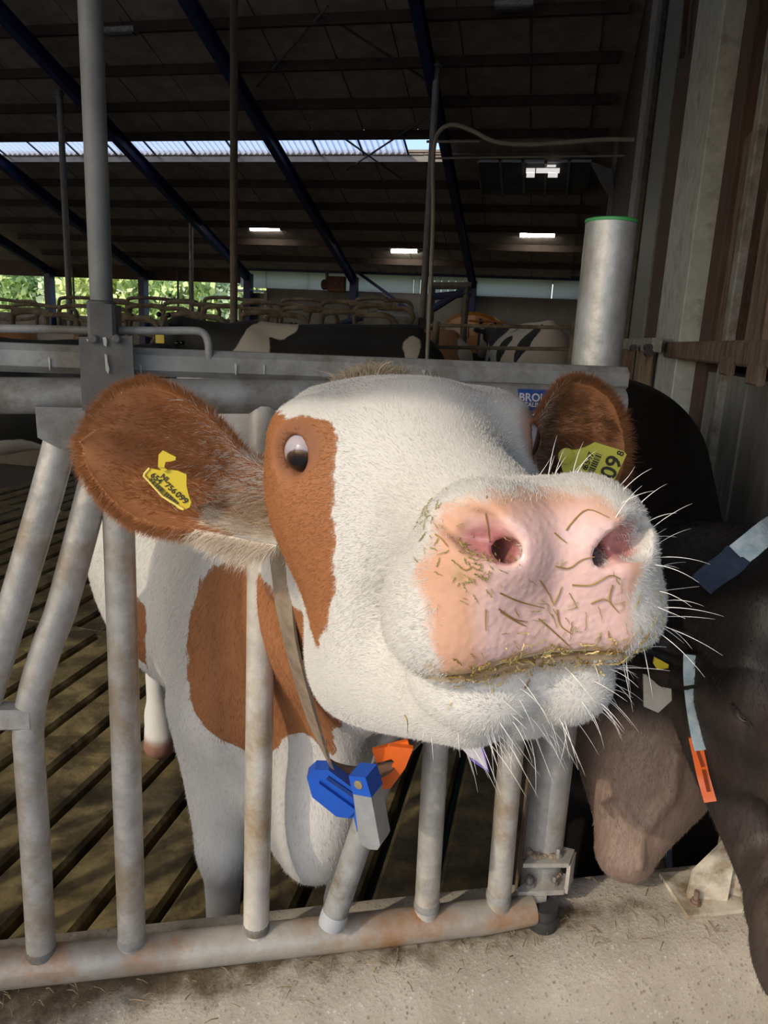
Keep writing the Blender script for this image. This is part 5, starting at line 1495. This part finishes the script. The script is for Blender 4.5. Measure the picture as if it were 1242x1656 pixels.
a2v, a2q = a2v[us_], rm_[a2q]
c2m = np_mesh('black_cow', a2v, a2q)
h2 = (a2v - O2) @ R2
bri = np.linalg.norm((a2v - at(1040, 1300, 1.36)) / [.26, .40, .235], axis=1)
lit_tone = np.maximum(sstep(1.05, .75, bri), .17 * sstep(-.05, .02, h2[:, 1]) * sstep(.25, .15, np.abs(h2[:, 0])) * (np.linalg.norm(h2, axis=1) < .5))  # brown brisket and face paler where sunlit, shade above painted black
fattr(c2m, 'lit_tone', np.clip(lit_tone + .12 * wobble(a2v, 30, 4) * (lit_tone > .02), 0, 1))
def cow2_mat():
    mt = bpy.data.materials.new('black brown cow coat'); mt.use_nodes = True
    n, l = mt.node_tree.nodes, mt.node_tree.links; b = n['Principled BSDF']
    a = n.new('ShaderNodeAttribute'); a.attribute_name = 'lit_tone'
    tc = n.new('ShaderNodeTexCoord'); mp = n.new('ShaderNodeMapping'); mp.inputs['Scale'].default_value = (40, 40, 9)
    l.new(tc.outputs['Object'], mp.inputs[0])
    nz = n.new('ShaderNodeTexNoise'); nz.inputs['Scale'].default_value = 3; nz.inputs['Detail'].default_value = 6; l.new(mp.outputs[0], nz.inputs['Vector'])
    br_ = n.new('ShaderNodeValToRGB'); e = br_.color_ramp.elements
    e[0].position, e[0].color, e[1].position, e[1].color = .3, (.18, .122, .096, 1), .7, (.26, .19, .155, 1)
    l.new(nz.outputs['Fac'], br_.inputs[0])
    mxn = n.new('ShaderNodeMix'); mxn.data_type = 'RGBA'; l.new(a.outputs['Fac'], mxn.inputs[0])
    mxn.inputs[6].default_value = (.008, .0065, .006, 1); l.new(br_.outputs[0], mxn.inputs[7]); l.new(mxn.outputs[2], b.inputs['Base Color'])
    b.inputs['Roughness'].default_value = .55; b.inputs['Specular IOR Level'].default_value = .3
    bp = n.new('ShaderNodeBump'); bp.inputs['Strength'].default_value = .25; bp.inputs['Distance'].default_value = .002; l.new(nz.outputs['Fac'], bp.inputs['Height']); l.new(bp.outputs[0], b.inputs['Normal'])
    return mt
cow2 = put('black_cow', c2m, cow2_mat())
tag(cow2, 'black cow with brown brisket lowering its head over the kerb, neck strap with orange buckle', 'cow')
eyeball(R2 @ EYE_C[0] + O2, EYE_R, R2 @ eye_dir(1), cow2, mt=mat('dark cow eye', (.012, .009, .008), None, rough=.15, coat=1))
# short hair on head and brisket of the black cow
q4 = a2v[a2q]; c4 = q4.mean(1); n4 = np.cross(q4[:, 2] - q4[:, 0], q4[:, 3] - q4[:, 1])
s4 = (((c4 - EYE) * n4).sum(1) < 0) & (c4[:, 1] < 1.7) & (np.linalg.norm(c4 - (R2 @ EYE_C[0] + O2), axis=1) > .031)
P, Nn, i = sample(a2v, a2q[s4], 95000)
tn = lit_tone[a2q[s4][i]].mean(1)
d = np.tile(np.array([.05, -.35, -1.0]), (len(P), 1)); d -= Nn * (d * Nn).sum(1)[:, None]; d /= np.linalg.norm(d, axis=1)[:, None] + 1e-9
d = d + Nn * .32 + .25 * RNG.normal(size=d.shape); d /= np.linalg.norm(d, axis=1)[:, None]
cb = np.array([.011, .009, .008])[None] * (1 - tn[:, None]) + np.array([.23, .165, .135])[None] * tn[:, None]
pale = (RNG.random(len(P)) < .12 * (tn > .3)); cb[pale] = (.24, .19, .16)
hairs('coat_hair', P - Nn * .0004, d, RNG.uniform(.0035, .008, len(P)), .00022, cb * (1 + .15 * RNG.normal(size=(len(P), 1))), cow2, droop=.1, curl=.1)
er, ed = [], []
for k in range(46):
    an = random.uniform(.1, math.pi - .1); n_ = eye_dir(1); up_ = nrm(np.array([0, .25, 1]) - n_ * (n_ @ np.array([0, .25, 1]))); sd_ = np.cross(up_, n_)
    e = sd_ * math.cos(an) * .019 + up_ * math.sin(an) * .011
    er.append(R2 @ (EYE_C[0] + e + n_ * .016) + O2); ed.append(R2 @ nrm(e * 60 + n_ * 1.2 + np.random.normal(size=3) * .25))
hairs('eyelashes', np.array(er), np.array(ed), RNG.uniform(.006, .013, len(er)), .00020, np.array([.12, .10, .09]) * np.ones((len(er), 1)), cow2, curl=.1)
# its ear tag
t1 = plane_plate([at(x, y, .985) for x, y in ((1040, 1090), (1084, 1092), (1086, 1132), (1064, 1152), (1041, 1142))], .003, 'ear_tag', mat('pale ear tag', (.34, .31, .27), (.42, .39, .34), 25, .6), cow2)
t1['label'] = 'pale grey pointed ear tag'
plane_plate([at(x, y, .98) for x, y in ((1058, 1062), (1081, 1074), (1080, 1080), (1062, 1082), (1056, 1072))], .003, 'tag_clip', M_TAG, t1)
# its strap
col2 = thing('neck_strap', 'pale blue woven neck strap with orange buckle round the neck of the black cow', 'collar', at(1130, 1180, 1.0))
M_WEB = mat('pale blue webbing', (.28, .40, .46), (.50, .58, .60), 60, .8, 0, .4, 150)
M_WEB_SHADE = mat('shaded webbing', (.012, .02, .05), (.02, .035, .07), 60, .8, 0, .4, 150)  # the same strap where shaded, the shade put into its colour
def hit2(x, y, off=.015):
    d = nrm(ray(x, y)); t = .4
    for _ in range(70): t += float(cow2_sdf((EYE + d * t)[None].astype(np.float32))[0]) * .8
    return EYE + d * (min(t, 1.25) - off)
def belt(pts, w, th, name, mt, parent, wdir=None):
    pts = bend(pts, 6); vs, fs = [], []
    for i, p in enumerate(pts):
        t = nrm(pts[min(i + 1, len(pts) - 1)] - pts[max(i - 1, 0)]); v = nrm(EYE - p)
        s_ = nrm(np.cross(t, v)) if wdir is None else nrm(np.asarray(wdir) - t * (np.asarray(wdir) @ t)); o_ = np.cross(s_, t)
        for a, b in ((-w, 0), (w, 0), (w, th), (-w, th)): vs.append(p + s_ * a + o_ * b)
    for i in range(len(pts) - 1):
        for k in range(4): fs.append((i * 4 + k, i * 4 + (k + 1) % 4, (i + 1) * 4 + (k + 1) % 4, (i + 1) * 4 + k))
    n = len(vs); fs += [(3, 2, 1, 0), (n - 4, n - 3, n - 2, n - 1)]
    return MB().add(vs, fs).build(name, mt, parent)
belt([hit2(1262, 850), hit2(1240, 866), hit2(1216, 886), hit2(1196, 902)], .020, .004, 'strap', M_WEB, col2)
belt([hit2(1198, 900), hit2(1184, 915), hit2(1160, 932), hit2(1140, 950)], .022, .004, 'strap_lower', M_WEB_SHADE, col2)
belt([hit2(1116, 1058), hit2(1116, 1100), hit2(1121, 1150), hit2(1128, 1192), hit2(1133, 1212)], .0085, .004, 'strap', M_WEB, col2)
bk = belt([hit2(1123, 1190, .019), hit2(1130, 1222, .019), hit2(1138, 1258, .019), hit2(1149, 1297, .019)], .0085, .006, 'buckle', M_ORANGE, col2)
for (x0, y0, x1, y1) in ((1125, 1205, 1137, 1240), (1138, 1245, 1146, 1280)):
    MB().beam(hit2(x0, y0, .026), hit2(x1, y1, .026), .004, .003, up=FN).build('buckle_slot', mat('dark orange plastic', (.30, .045, .008), None, rough=.5), bk)

# ================================================================== POLES, HOSE, LAMPS
def pole(name, label, x0, y0, x1, y1, v, r, mt, group=None, z0=0.0, top=None):
    b_ = at_v(x1, y1, v); t = at_v(x0, y0, v)
    z1 = top if top is not None else roof_z(v) - .16
    o = thing(name, label, 'pole', (b_[0], b_[1], z0), group)
    MB().tube([np.array([b_[0], b_[1], z0]), np.array([b_[0], b_[1], z1])], r, 14).build('tube', mt, o)
    MB().lathe(np.array([b_[0], b_[1], z0]), (0, 0, 1), [(0, r * 2.2), (.012, r * 2.2), (.014, r * 1.2)], 12).build('foot_plate', mt, o)
    MB().lathe(np.array([b_[0], b_[1], z1 - .10]), (0, 0, 1), [(0, r * 1.5), (.05, r * 1.5), (.06, r * 1.1)], 12).build('clamp', mt, o)
    return o
M_POLE = mat('dull steel pole', (.13, .13, .125), (.20, .195, .185), 10, .6, .15, .2)
_lt = on_f(165, 503)
_o = thing('steel_pole', 'grey steel pole standing on the lug of the fence latch', 'pole', _lt)
MB().tube([_lt, np.array([_lt[0], _lt[1], roof_z(_lt @ BV) - .12])], .0150, 18).build('tube', M_POLE, _o)
MB().lathe(_lt, (0, 0, 1), [(-.001, .019), (.012, .019), (.014, .0155)], 18).build('socket', STEEL_DARK, _o)
MB().lathe(np.array([_lt[0], _lt[1], roof_z(_lt @ BV) - .16]), (0, 0, 1), [(0, .03), (.05, .03), (.06, .02)], 12).build('clamp', STEEL_DARK, _o)
pole('steel_pole', 'slim brown steel pole above the black cow with the white shoulder stripe', 378, 0, 378, 530, 8.0, .042, mat('brownish pole', (.12, .10, .085), (.18, .155, .13), 8, .7))
pole('steel_pole', 'thin dark pole farthest to the left before the sunlit hedge', 100, 130, 112, 480, 15.0, .065, M_POLE)
pole('steel_pole', 'thin faint pole between the hedge opening and the far wall', 309, 335, 310, 470, 20.0, .06, M_POLE)
pole('steel_pole', 'slim pole standing left of the bent hose pipe', 692, 100, 683, 520, 14.5, .065, M_POLE)
hose = thing('water_pipe', 'thin pipe rising beside a slim pole and bending over to the boarded wall', 'pipe', at_v(700, 520, 6.4) * [1, 1, 0])
b_ = at_v(697, 520, 6.4)
MB().tube(bend([np.array([b_[0], b_[1], 0]), at_v(699, 400, 6.4), at_v(700, 280, 6.4), at_v(703, 232, 6.4), at_v(714, 209, 6.4), at_v(735, 202, 6.4), at_v(765, 212, 6.4), at_v(800, 229, 6.4), at_v(850, 234, 6.4), at_v(910, 231, 6.4), at_v(970, 226, 6.4), at_v(1026, 226, 6.4)], 5), .017, 10).build('tube', mat('grey hose', (.20, .19, .18), (.27, .26, .245), 6, .6), hose)
MB().tube([at_v(690, 229, 6.4), at_v(776, 229, 6.4)], .010, 8).build('side_tube', M_POLE, hose)
MB().tube([at_v(703, 256, 6.4), at_v(1010, 252, 6.4)], .008, 8).build('stay_wire', M_POLE, hose)
def emis(name, c, s):
    mt = bpy.data.materials.new(name); mt.use_nodes = True
    b = mt.node_tree.nodes['Principled BSDF']; b.inputs['Base Color'].default_value = (*c, 1)
    b.inputs['Emission Color'].default_value = (*c, 1); b.inputs['Emission Strength'].default_value = s
    return mt
M_LAMP = emis('fluorescent tube', (1, .96, .86), 45)
for x0, x1, y, v, lb in ((404, 454, 370, 21.2, 'fluorescent lamp under the roof nearest the hedge opening'), (632, 676, 406, 22.3, 'lowest fluorescent lamp beside the slim pole'), (840, 898, 380, 21.2, 'fluorescent lamp under the roof next to the green-rimmed post')):
    a, b_ = at_v(x0, y, v), at_v(x1, y, v); c = (a + b_) / 2
    lp = thing('ceiling_light', lb, 'lamp', c, 'fluorescent lamps under the far roof')
    L = np.linalg.norm(b_ - a)
    MB().box(c + np.array([0, 0, .07]), (nrm(b_ - a), BV, (0, 0, 1)), (L / 2 + .06, .07, .03), .01).build('housing', GALV_DIRTY, lp)
    MB().tube([a, b_], .055, 12).build('tube', M_LAMP, lp)
    for q in (a, b_): MB().lathe(q, (b_ - a) if q is a else (a - b_), [(-.05, .05), (.0, .06), (.02, .06)], 10).build('end_cap', GALV_DIRTY, lp)
    MB().tube([c + np.array([0, 0, .09]), c + np.array([0, 0, roof_z(c @ BV) - c[2] - .02])], .012, 6).build('hanger', STEEL_DARK, lp)
for x, y, yy in ((195, 52, 13.4), (830, 22, 13.2)):
    c = at_v(x, y, yy); lp = thing('ceiling_light', 'unlit dusty lamp under the roof near the %s' % ('thick grey pole' if x < 500 else 'top of the boarded wall'), 'lamp', c)
    c[2] = roof_z(c @ BV) - .22
    MB().box(c, (BU, BV, (0, 0, 1)), (.30, .09, .05), .02).build('housing', GALV_DIRTY, lp)
    MB().box(c - np.array([0, 0, .06]), (BU, BV, (0, 0, 1)), (.27, .07, .02), .02).build('diffuser', M_DIRTYPANE, lp)
    MB().tube([c + np.array([0, 0, .05]), c + np.array([0, 0, .2])], .012, 6).build('hanger', STEEL_DARK, lp)
M_PANEGLOW = emis('glowing daylit pane', (.92, .88, .84), .8)  # these panes glow in place of daylight coming through
for x, y, w in ((858, 276, 13), (892, 266, 13), (886, 276, 34), (858, 283, 12), (894, 283, 14)):
    c = at_v(x, y, 17.7); MB().box(c, (BU, BV, (0, 0, 1)), (w / 1200 * 17.7 / 2, .01, .05)).build('glow_pane', M_PANEGLOW, w2)

# ================================================================== CUBICLES WITH THEIR COWS
bed = struct('trim_2')
MB().box(B(-6.2, 11.3, .10), (BU, BV, (0, 0, 1)), (6.0, 4.6, .12)).build('cubicle_bed', M_FLOORFAR, bed)
M_TUBE = mat('muddy cubicle tube', (.12, .10, .075), (.23, .20, .155), 5, .8, .05, .4, 25, dirt=(.08, .06, .04), dscale=3, damt=.45)
def cubicle(x0, x1, y, v, drop, label, r=.035):
    a, b_ = at_v(x0, y, v), at_v(x1, y + (x1 - x0) * .03, v)
    o = thing('cubicle_divider', label, 'rail', ((a + b_) / 2) * [1, 1, 0], 'tube dividers of the lying cubicles')
    L = nrm(b_ - a); z = np.array([0, 0, 1.0])
    MB().tube(bend([a * [1, 1, 0], a - z * .5, a - z * .08, a + L * .12 + z * .02, a + L * .6 + z * .03, b_ - L * .5, b_ - L * .12, b_ - z * .08 , b_ - z * drop * .5, b_ - z * drop - L * .1, (a + b_) / 2 - z * (drop + .05), a - z * drop + L * .05], 5), r, 8).build('tube', M_TUBE, o)
    MB().tube([b_ * [1, 1, 0] - L * .05, b_ - L * .05 - z * drop * .8], r * 1.2, 8).build('upright', M_TUBE, o)
    MB().lathe(a * [1, 1, 0], z, [(.2, .08), (.225, .08), (.23, .05)], 8).build('foot_plate', M_TUBE, o)
rw = random.Random(9)
ADJ = ['left end', 'second place', 'third place', 'fourth place', 'fifth place', 'sixth place']
for row, (y, v) in enumerate(((486, 13.8), (492, 12.3), (500, 10.8), (510, 9.4))):
    xs_ = (-40, 95, 205, 330, 455, 575) if row % 2 == 0 else (20, 150, 265, 390, 520)
    for k, x in enumerate(xs_):
        w = rw.uniform(85, 120)
        cubicle(x, x + w, y + rw.uniform(-3, 3), v, rw.uniform(.30, .45), 'muddy bent tube divider, %s of the cubicle row %s' % (ADJ[k], ('deepest in the barn', 'one before the deepest', 'one behind the nearest', 'nearest the feed fence')[row]))
# ---- cows in the distance: one body shape, several coats
def small_cow_sdf(p):
    d = body_sdf(p)
    d = smin(d, cone(p, (0, .15, 1.10), (0, .62, 1.22), .21, .13, (.72, 1, 1)), .12)
    h = p.copy(); h = rot(h, (0, .62, 1.25), 'x', -35)
    hd = ell(h, (0, .70, 1.28), (.10, .14, .11)); hd = smin(hd, cone(h, (0, .72, 1.26), (0, 1.02, 1.20), .095, .075), .06)
    d = smin(d, hd, .05)
    m = mx(h); d = smin(d, ell(m, (.17, .64, 1.29), (.10, .025, .05)), .03)
    return d
sv, sf = surface(small_cow_sdf, (-.5, -1.6, 0), (.5, 1.3, 1.6), .028)
def farcow(label, loc, yaw, scale, masks, base, spot, name='far_cow', tagged=False):
    me = np_mesh(name, sv, sf)
    dd = np.full(len(sv), .2)
    for c, r in masks: dd = np.minimum(dd, ell(np.abs(sv * [1, 0, 0]).astype(np.float32) + (sv * [0, 1, 1]).astype(np.float32), c, r))
    fattr(me, 'patch', dd + .015 * wobble(sv, 22, 6))
    mt = bpy.data.materials.new('far cow coat'); mt.use_nodes = True
    n, l = mt.node_tree.nodes, mt.node_tree.links; b = n['Principled BSDF']
    a = n.new('ShaderNodeAttribute'); a.attribute_name = 'patch'
    cr = n.new('ShaderNodeValToRGB'); e = cr.color_ramp.elements; e[0].position, e[0].color, e[1].position, e[1].color = .495, (*spot, 1), .505, (*base, 1)
    ad = n.new('ShaderNodeMath'); ad.operation = 'ADD'; ad.inputs[1].default_value = .5; l.new(a.outputs['Fac'], ad.inputs[0]); l.new(ad.outputs[0], cr.inputs[0])
    l.new(cr.outputs[0], b.inputs['Base Color']); b.inputs['Roughness'].default_value = .7
    o = put(name, me, mt); o.location = [float(c) for c in loc]; o.rotation_euler = (0, 0, yaw); o.scale = (scale,) * 3
    tag(o, label, 'cow')
    bpy.context.view_layer.update()
    for s in (-1, 1):
        q = Vector((s * .095, .80, 1.36)); q = o.matrix_world @ q
        eyeball(np.array(q), .02 * scale, np.array([0, -1, 0]), o, mt=M_DARKEYE)
    if tagged:
        q = np.array(o.matrix_world @ Vector((.20, .70, 1.40)))
        MB().box(q, (np.array([1., 0, 0]), np.array([0, 1., 0]), (0, 0, 1)), (.03, .01, .045)).build('ear_tag', M_TAG, o)
    return o
M_DARKEYE = mat('far cow eye', (.01, .008, .008), None, rough=.2)
BLK, WHT, BRN = (.010, .010, .011), (.48, .45, .41), (.20, .095, .04)
# side-on black cow with a white shoulder stripe, standing right behind the fence
q = at_v(415, 560, 6.6)
farcow('black cow with a white stripe behind the shoulder, seen side-on over the top rail', (q[0] + .05, q[1], 0), math.radians(90 - 6), 1.175, [((.2, .10, .95), (.5, .11, .22)), ((.2, .0, 1.15), (.5, .11, .18)), ((.1, -.14, 1.32), (.4, .16, .10)), ((.2, -1.2, 1.2), (.16, .06, .11))], BLK, WHT)
q = at_v(880, 560, 8.8)
farcow('white cow with black spots standing near the orange machine', (q[0] - .12, q[1] + 1.9, .2), math.radians(12), 1.15, [((.2, .35, 1.2), (.5, .30, .6)), ((.25, -.1, 1.25), (.35, .16, .25)), ((.3, -.75, 1.05), (.2, .10, .16)), ((.3, -.45, .9), (.15, .08, .08)), ((.2, -1.15, 1.1), (.3, .12, .25)), ((.3, -.62, 1.3), (.2, .07, .06))], WHT, BLK)
q = at_v(105, 566, 4.9)
farcow('black cow with a white face stripe and yellow tag under the bent trip rod', (q[0], q[1], -.02), math.radians(-84), 1.03, [((0, .98, 1.2), (.05, .16, .2)), ((0, -.4, .6), (.3, .3, .15))], BLK, WHT, tagged=True)
q = at_v(575, 545, 9.4)
farcow('brown cow with pale patches between the cubicle tubes and the slim pole', (q[0], q[1], .2), math.radians(80), 1.03, [((0, -.6, 1.4), (.3, .15, .2)), ((0, -1.4, 1.1), (.3, .15, .3))], BRN, WHT)
q = at_v(30, 552, 7.4)
farcow('brown and white cow in the shade at the left end of the top rail', (q[0], q[1], .0), math.radians(-80), 1.04, [((0, .4, 1.2), (.3, .2, .3)), ((0, -.7, 1.2), (.5, .2, .3))], BRN, (.30, .28, .26))
q = at_v(480, 520, 10.2)
farcow('brown cow lying deeper among the cubicle tubes', (q[0], q[1], .2), math.radians(85), 1.05, [((0, -.2, 1.3), (.3, .2, .2))], (.14, .09, .05), (.26, .22, .18))
# ---- rails and gate deeper in the barn, the orange machine
g2 = thing('barn_rail', 'two long horizontal steel rails before the orange machine', 'rail', at_v(810, 570, 7.6) * [1, 1, 0])
for y in (526, 561):
    a, b_ = at_v(690, y, 7.6), at_v(935, y + 4, 7.6); MB().tube([a, b_], .019, 10).build('rail', M_TUBE, g2)
for x in (706, 930):
    a = at_v(x, 520, 7.6); MB().tube([a * [1, 1, 0], a], .035, 10).build('rail_post', M_TUBE, g2)
g3 = thing('frame_gate', 'dark tubular frame gate beside the orange machine', 'gate', at_v(730, 560, 11) * [1, 1, 0])
for p in (((697, 462), (762, 462)), ((697, 480), (762, 474)), ((755, 460), (748, 590)), ((699, 460), (699, 590)), ((700, 500), (760, 462))):
    MB().tube([at_v(*p[0], 11), at_v(*p[1], 11) if p[1][1] < 580 else at_v(*p[0], 11) * [1, 1, 0]], .05, 8).build('tube', STEEL_BLUE if p[0][1] > 470 else STEEL_DARK, g3)
om = thing('orange_machine', 'rounded orange machine hood with a pale lamp behind the rails', 'machine', at_v(768, 570, 12.5) * [1, 1, 0])
c = at_v(768, 545, 12.5); W_ = 48 / 1200 * 12.5; Hh = at_v(768, 506, 12.5)[2] - c[2]
hb = MB(); n_a = 14; vs, fs = [], []
for k, vv in enumerate((-.55, -.45, .45, .55)):
    sc_ = .86 if k in (0, 3) else 1
    for i in range(n_a + 1):
        an = math.pi * i / n_a
        vs.append(c + BU * (-math.cos(an)) * W_ * sc_ + BV * vv + np.array([0, 0, 1]) * ((math.sin(an) ** .8) * Hh * sc_))
    vs.append(c + BU * W_ * sc_ + BV * vv - np.array([0, 0, .25])); vs.append(c - BU * W_ * sc_ + BV * vv - np.array([0, 0, .25]))
m_ = n_a + 3
for k in range(3):
    for i in range(m_): fs.append((k * m_ + i, k * m_ + (i + 1) % m_, (k + 1) * m_ + (i + 1) % m_, (k + 1) * m_ + i))
fs += [tuple(range(m_)), tuple(range(4 * m_ - 1, 3 * m_ - 1, -1))]
hb.add(vs, fs, False).build('hood', mat('orange paint', (.42, .15, .012), (.52, .20, .02), 5, .4, 0, coat=.3), om)
MB().box(c - np.array([0, 0, c[2] / 2 + .1]), (BU, BV, (0, 0, 1)), (W_ * .85, .5, c[2] / 2 - .12), .03).build('body', mat('blue grey machine body', (.04, .055, .075), (.06, .08, .10), 4, .6), om)
q = at_v(738, 534, 11.88); MB().box(q, (BU, BV, (0, 0, 1)), (.18, .03, .10), .02).build('lamp_glass', mat('pale lamp glass', (.55, .42, .36), None, rough=.3), om)
MB().box(at_v(775, 545, 11.9), (BU, BV, (0, 0, 1)), (.02, .02, .28), .005).build('grille_bar', STEEL_BLUE, om)
MB().box(at_v(790, 520, 11.88), (BU, BV, (0, 0, 1)), (.30, .02, .015), .005).build('seam_strip', mat('darker orange', (.25, .08, .01), None, rough=.5), om)
wm = thing('wall_winch', 'rusty red brown winch box mounted on the white wall panels', 'machine', at_v(540, 470, 23.8))
c = at_v(545, 460, 23.7)
MB().box(c, (BU, BV, (0, 0, 1)), (.26, .15, .24), .04).build('housing', mat('rusty red paint', (.09, .035, .022), (.15, .06, .04), 9, .8), wm)
MB().lathe(c - BU * .5 - np.array([0, 0, .02]), BU, [(0, .12), (.04, .16), (.26, .16), (.3, .1)], 12).build('drum', mat('rusty dark paint', (.06, .03, .025), (.10, .05, .04), 9, .8), wm)
MB().tube([c - BU * .34 + np.array([0, 0, .0]), c - BU * .34 + np.array([0, 0, .42])], .05, 8).build('motor', STEEL_DARK, wm)
MB().tube([c - BU * .1, c - BU * .1 - np.array([0, 0, .55])], .03, 8).build('bracket', STEEL_DARK, wm)
# small grey machine with a pale blue cover
gm = thing('grey_machine', 'grey machine with a pale blue cover between the cubicles and the slim pole', 'machine', at_v(640, 540, 11.6) * [1, 1, 0])
c = at_v(640, 512, 11.6)
MB().box(c * [1, 1, .5], (BU, BV, (0, 0, 1)), (.42, .35, c[2] / 2), .05).build('body', CONC_GREY, gm)
MB().prism([(-.40, 0), (.34, -.04), (.30, .07), (.05, .16), (-.15, .10)], c + np.array([0, 0, .0]), (BU, (0, 0, 1), BV), .5).build('cover', mat('pale blue cover', (.20, .24, .30), (.30, .34, .40), 14, .5), gm)
MB().tube([c - BU * .9 - np.array([0, 0, .15]), c + BU * .1 + np.array([0, 0, .16])], .045, 8).build('boom', STEEL_BLUE, gm)
# bits of gate hardware at the near end of the right wall
gh = thing('gate_hinge_stile', 'pale worn gate stile with black hinge pins standing against the wall posts', 'gate', at_u(1047, 700, WALL_U - .08) * [1, 1, 0])
for x, mt_ in ((1046, WOOD_PALE), (1019, WOOD_PALE)):
    a = at_u(x, 566, WALL_U - .08); MB().box(np.array([a[0], a[1], a[2] / 2]), ((0, 0, 1), BU, BV), (a[2] / 2, .04, .075), .01).build('stile', mt_, gh)
for x, y in ((1024, 562), (1048, 562), (1049, 571)):
    a = at_u(x, y, WALL_U - .16); MB().lathe(a - BV * .06, BV, [(0, .018), (.12, .018)], 10).build('hinge_pin', BLACK_RUBBER, gh)
a, b_ = at_u(1012, 556, WALL_U - .10), at_u(1062, 558, WALL_U - .10)
MB().beam(a, b_, .05, .07).build('hinge_strap', GALV_DIRTY, gh)

# ================================================================== TREES BEYOND THE LEFT OPENING
def leaf_mat(name, c1, c2):
    return mat(name, c1, c2, 2.2, .8, 0, .8, 6)
LM = [leaf_mat('light green leaves', (.62, .74, .24), (.86, .92, .50)), leaf_mat('mid green leaves', (.46, .64, .22), (.74, .84, .44)), leaf_mat('blue green leaves', (.48, .62, .38), (.74, .84, .62))]
M_BARK = mat('bark', (.10, .08, .06), (.18, .15, .11), 5, .9)
rt_ = np.random.default_rng(3)
TL = ['light green bush at the far left of the hedge opening', 'mid green bush behind the thick grey pole', 'light green bush left of the blue column', 'blue green bush in the middle of the hedge opening', 'tall light green bush near the thin faint pole', 'pale green bush at the end of the hedge opening', 'bright green bush beside the dark door', 'dark green tree rising behind the bushes', 'second dark tree behind the bushes near the left column']
for k in range(9):
    v = 36 + (k % 3) * 1.5 + (4 if k > 6 else 0); u = -34 + k * 3.6 if k < 7 else (-30 if k == 7 else -19)
    hgt = rt_.uniform(5.0, 6.0) + (2.2 if k > 6 else 0)
    o = thing('hedge_tree', TL[k], 'tree', B(u, v, -.35))
    MB().tube([B(u, v, -.35), B(u + .1, v, hgt * .6)], [.14, .07], 8).build('trunk', M_BARK, o)
    N = 2600; mbv, mbf = [], []
    dirs = rt_.normal(size=(N, 3)); dirs /= np.linalg.norm(dirs, axis=1)[:, None]
    rad = (.55 + .45 * rt_.random(N) ** .5)[:, None] * np.array([2.3, 1.7, hgt * .52])
    cl = .18 * np.sin(dirs @ rt_.normal(size=(3, 3)) * 5).sum(1)[:, None]
    ctr_ = B(u, v, hgt * .48) + dirs * rad * (1 + cl)
    sz = .14 + .16 * rt_.random(N)
    A1 = rt_.normal(size=(N, 3)); A1 /= np.linalg.norm(A1, axis=1)[:, None]; A2 = np.cross(A1, rt_.normal(size=(N, 3))); A2 /= np.linalg.norm(A2, axis=1)[:, None]
    V = np.stack([ctr_ - A1 * sz[:, None], ctr_ + A2 * sz[:, None] * .6, ctr_ + A1 * sz[:, None], ctr_ - A2 * sz[:, None] * .6], 1).reshape(-1, 3)
    me = np_mesh('foliage', V, np.arange(4 * N).reshape(-1, 4)); me.polygons.foreach_set('use_smooth', np.zeros(len(me.polygons), bool))
    tag(put('foliage', me, LM[k % 3], o), kind='stuff')
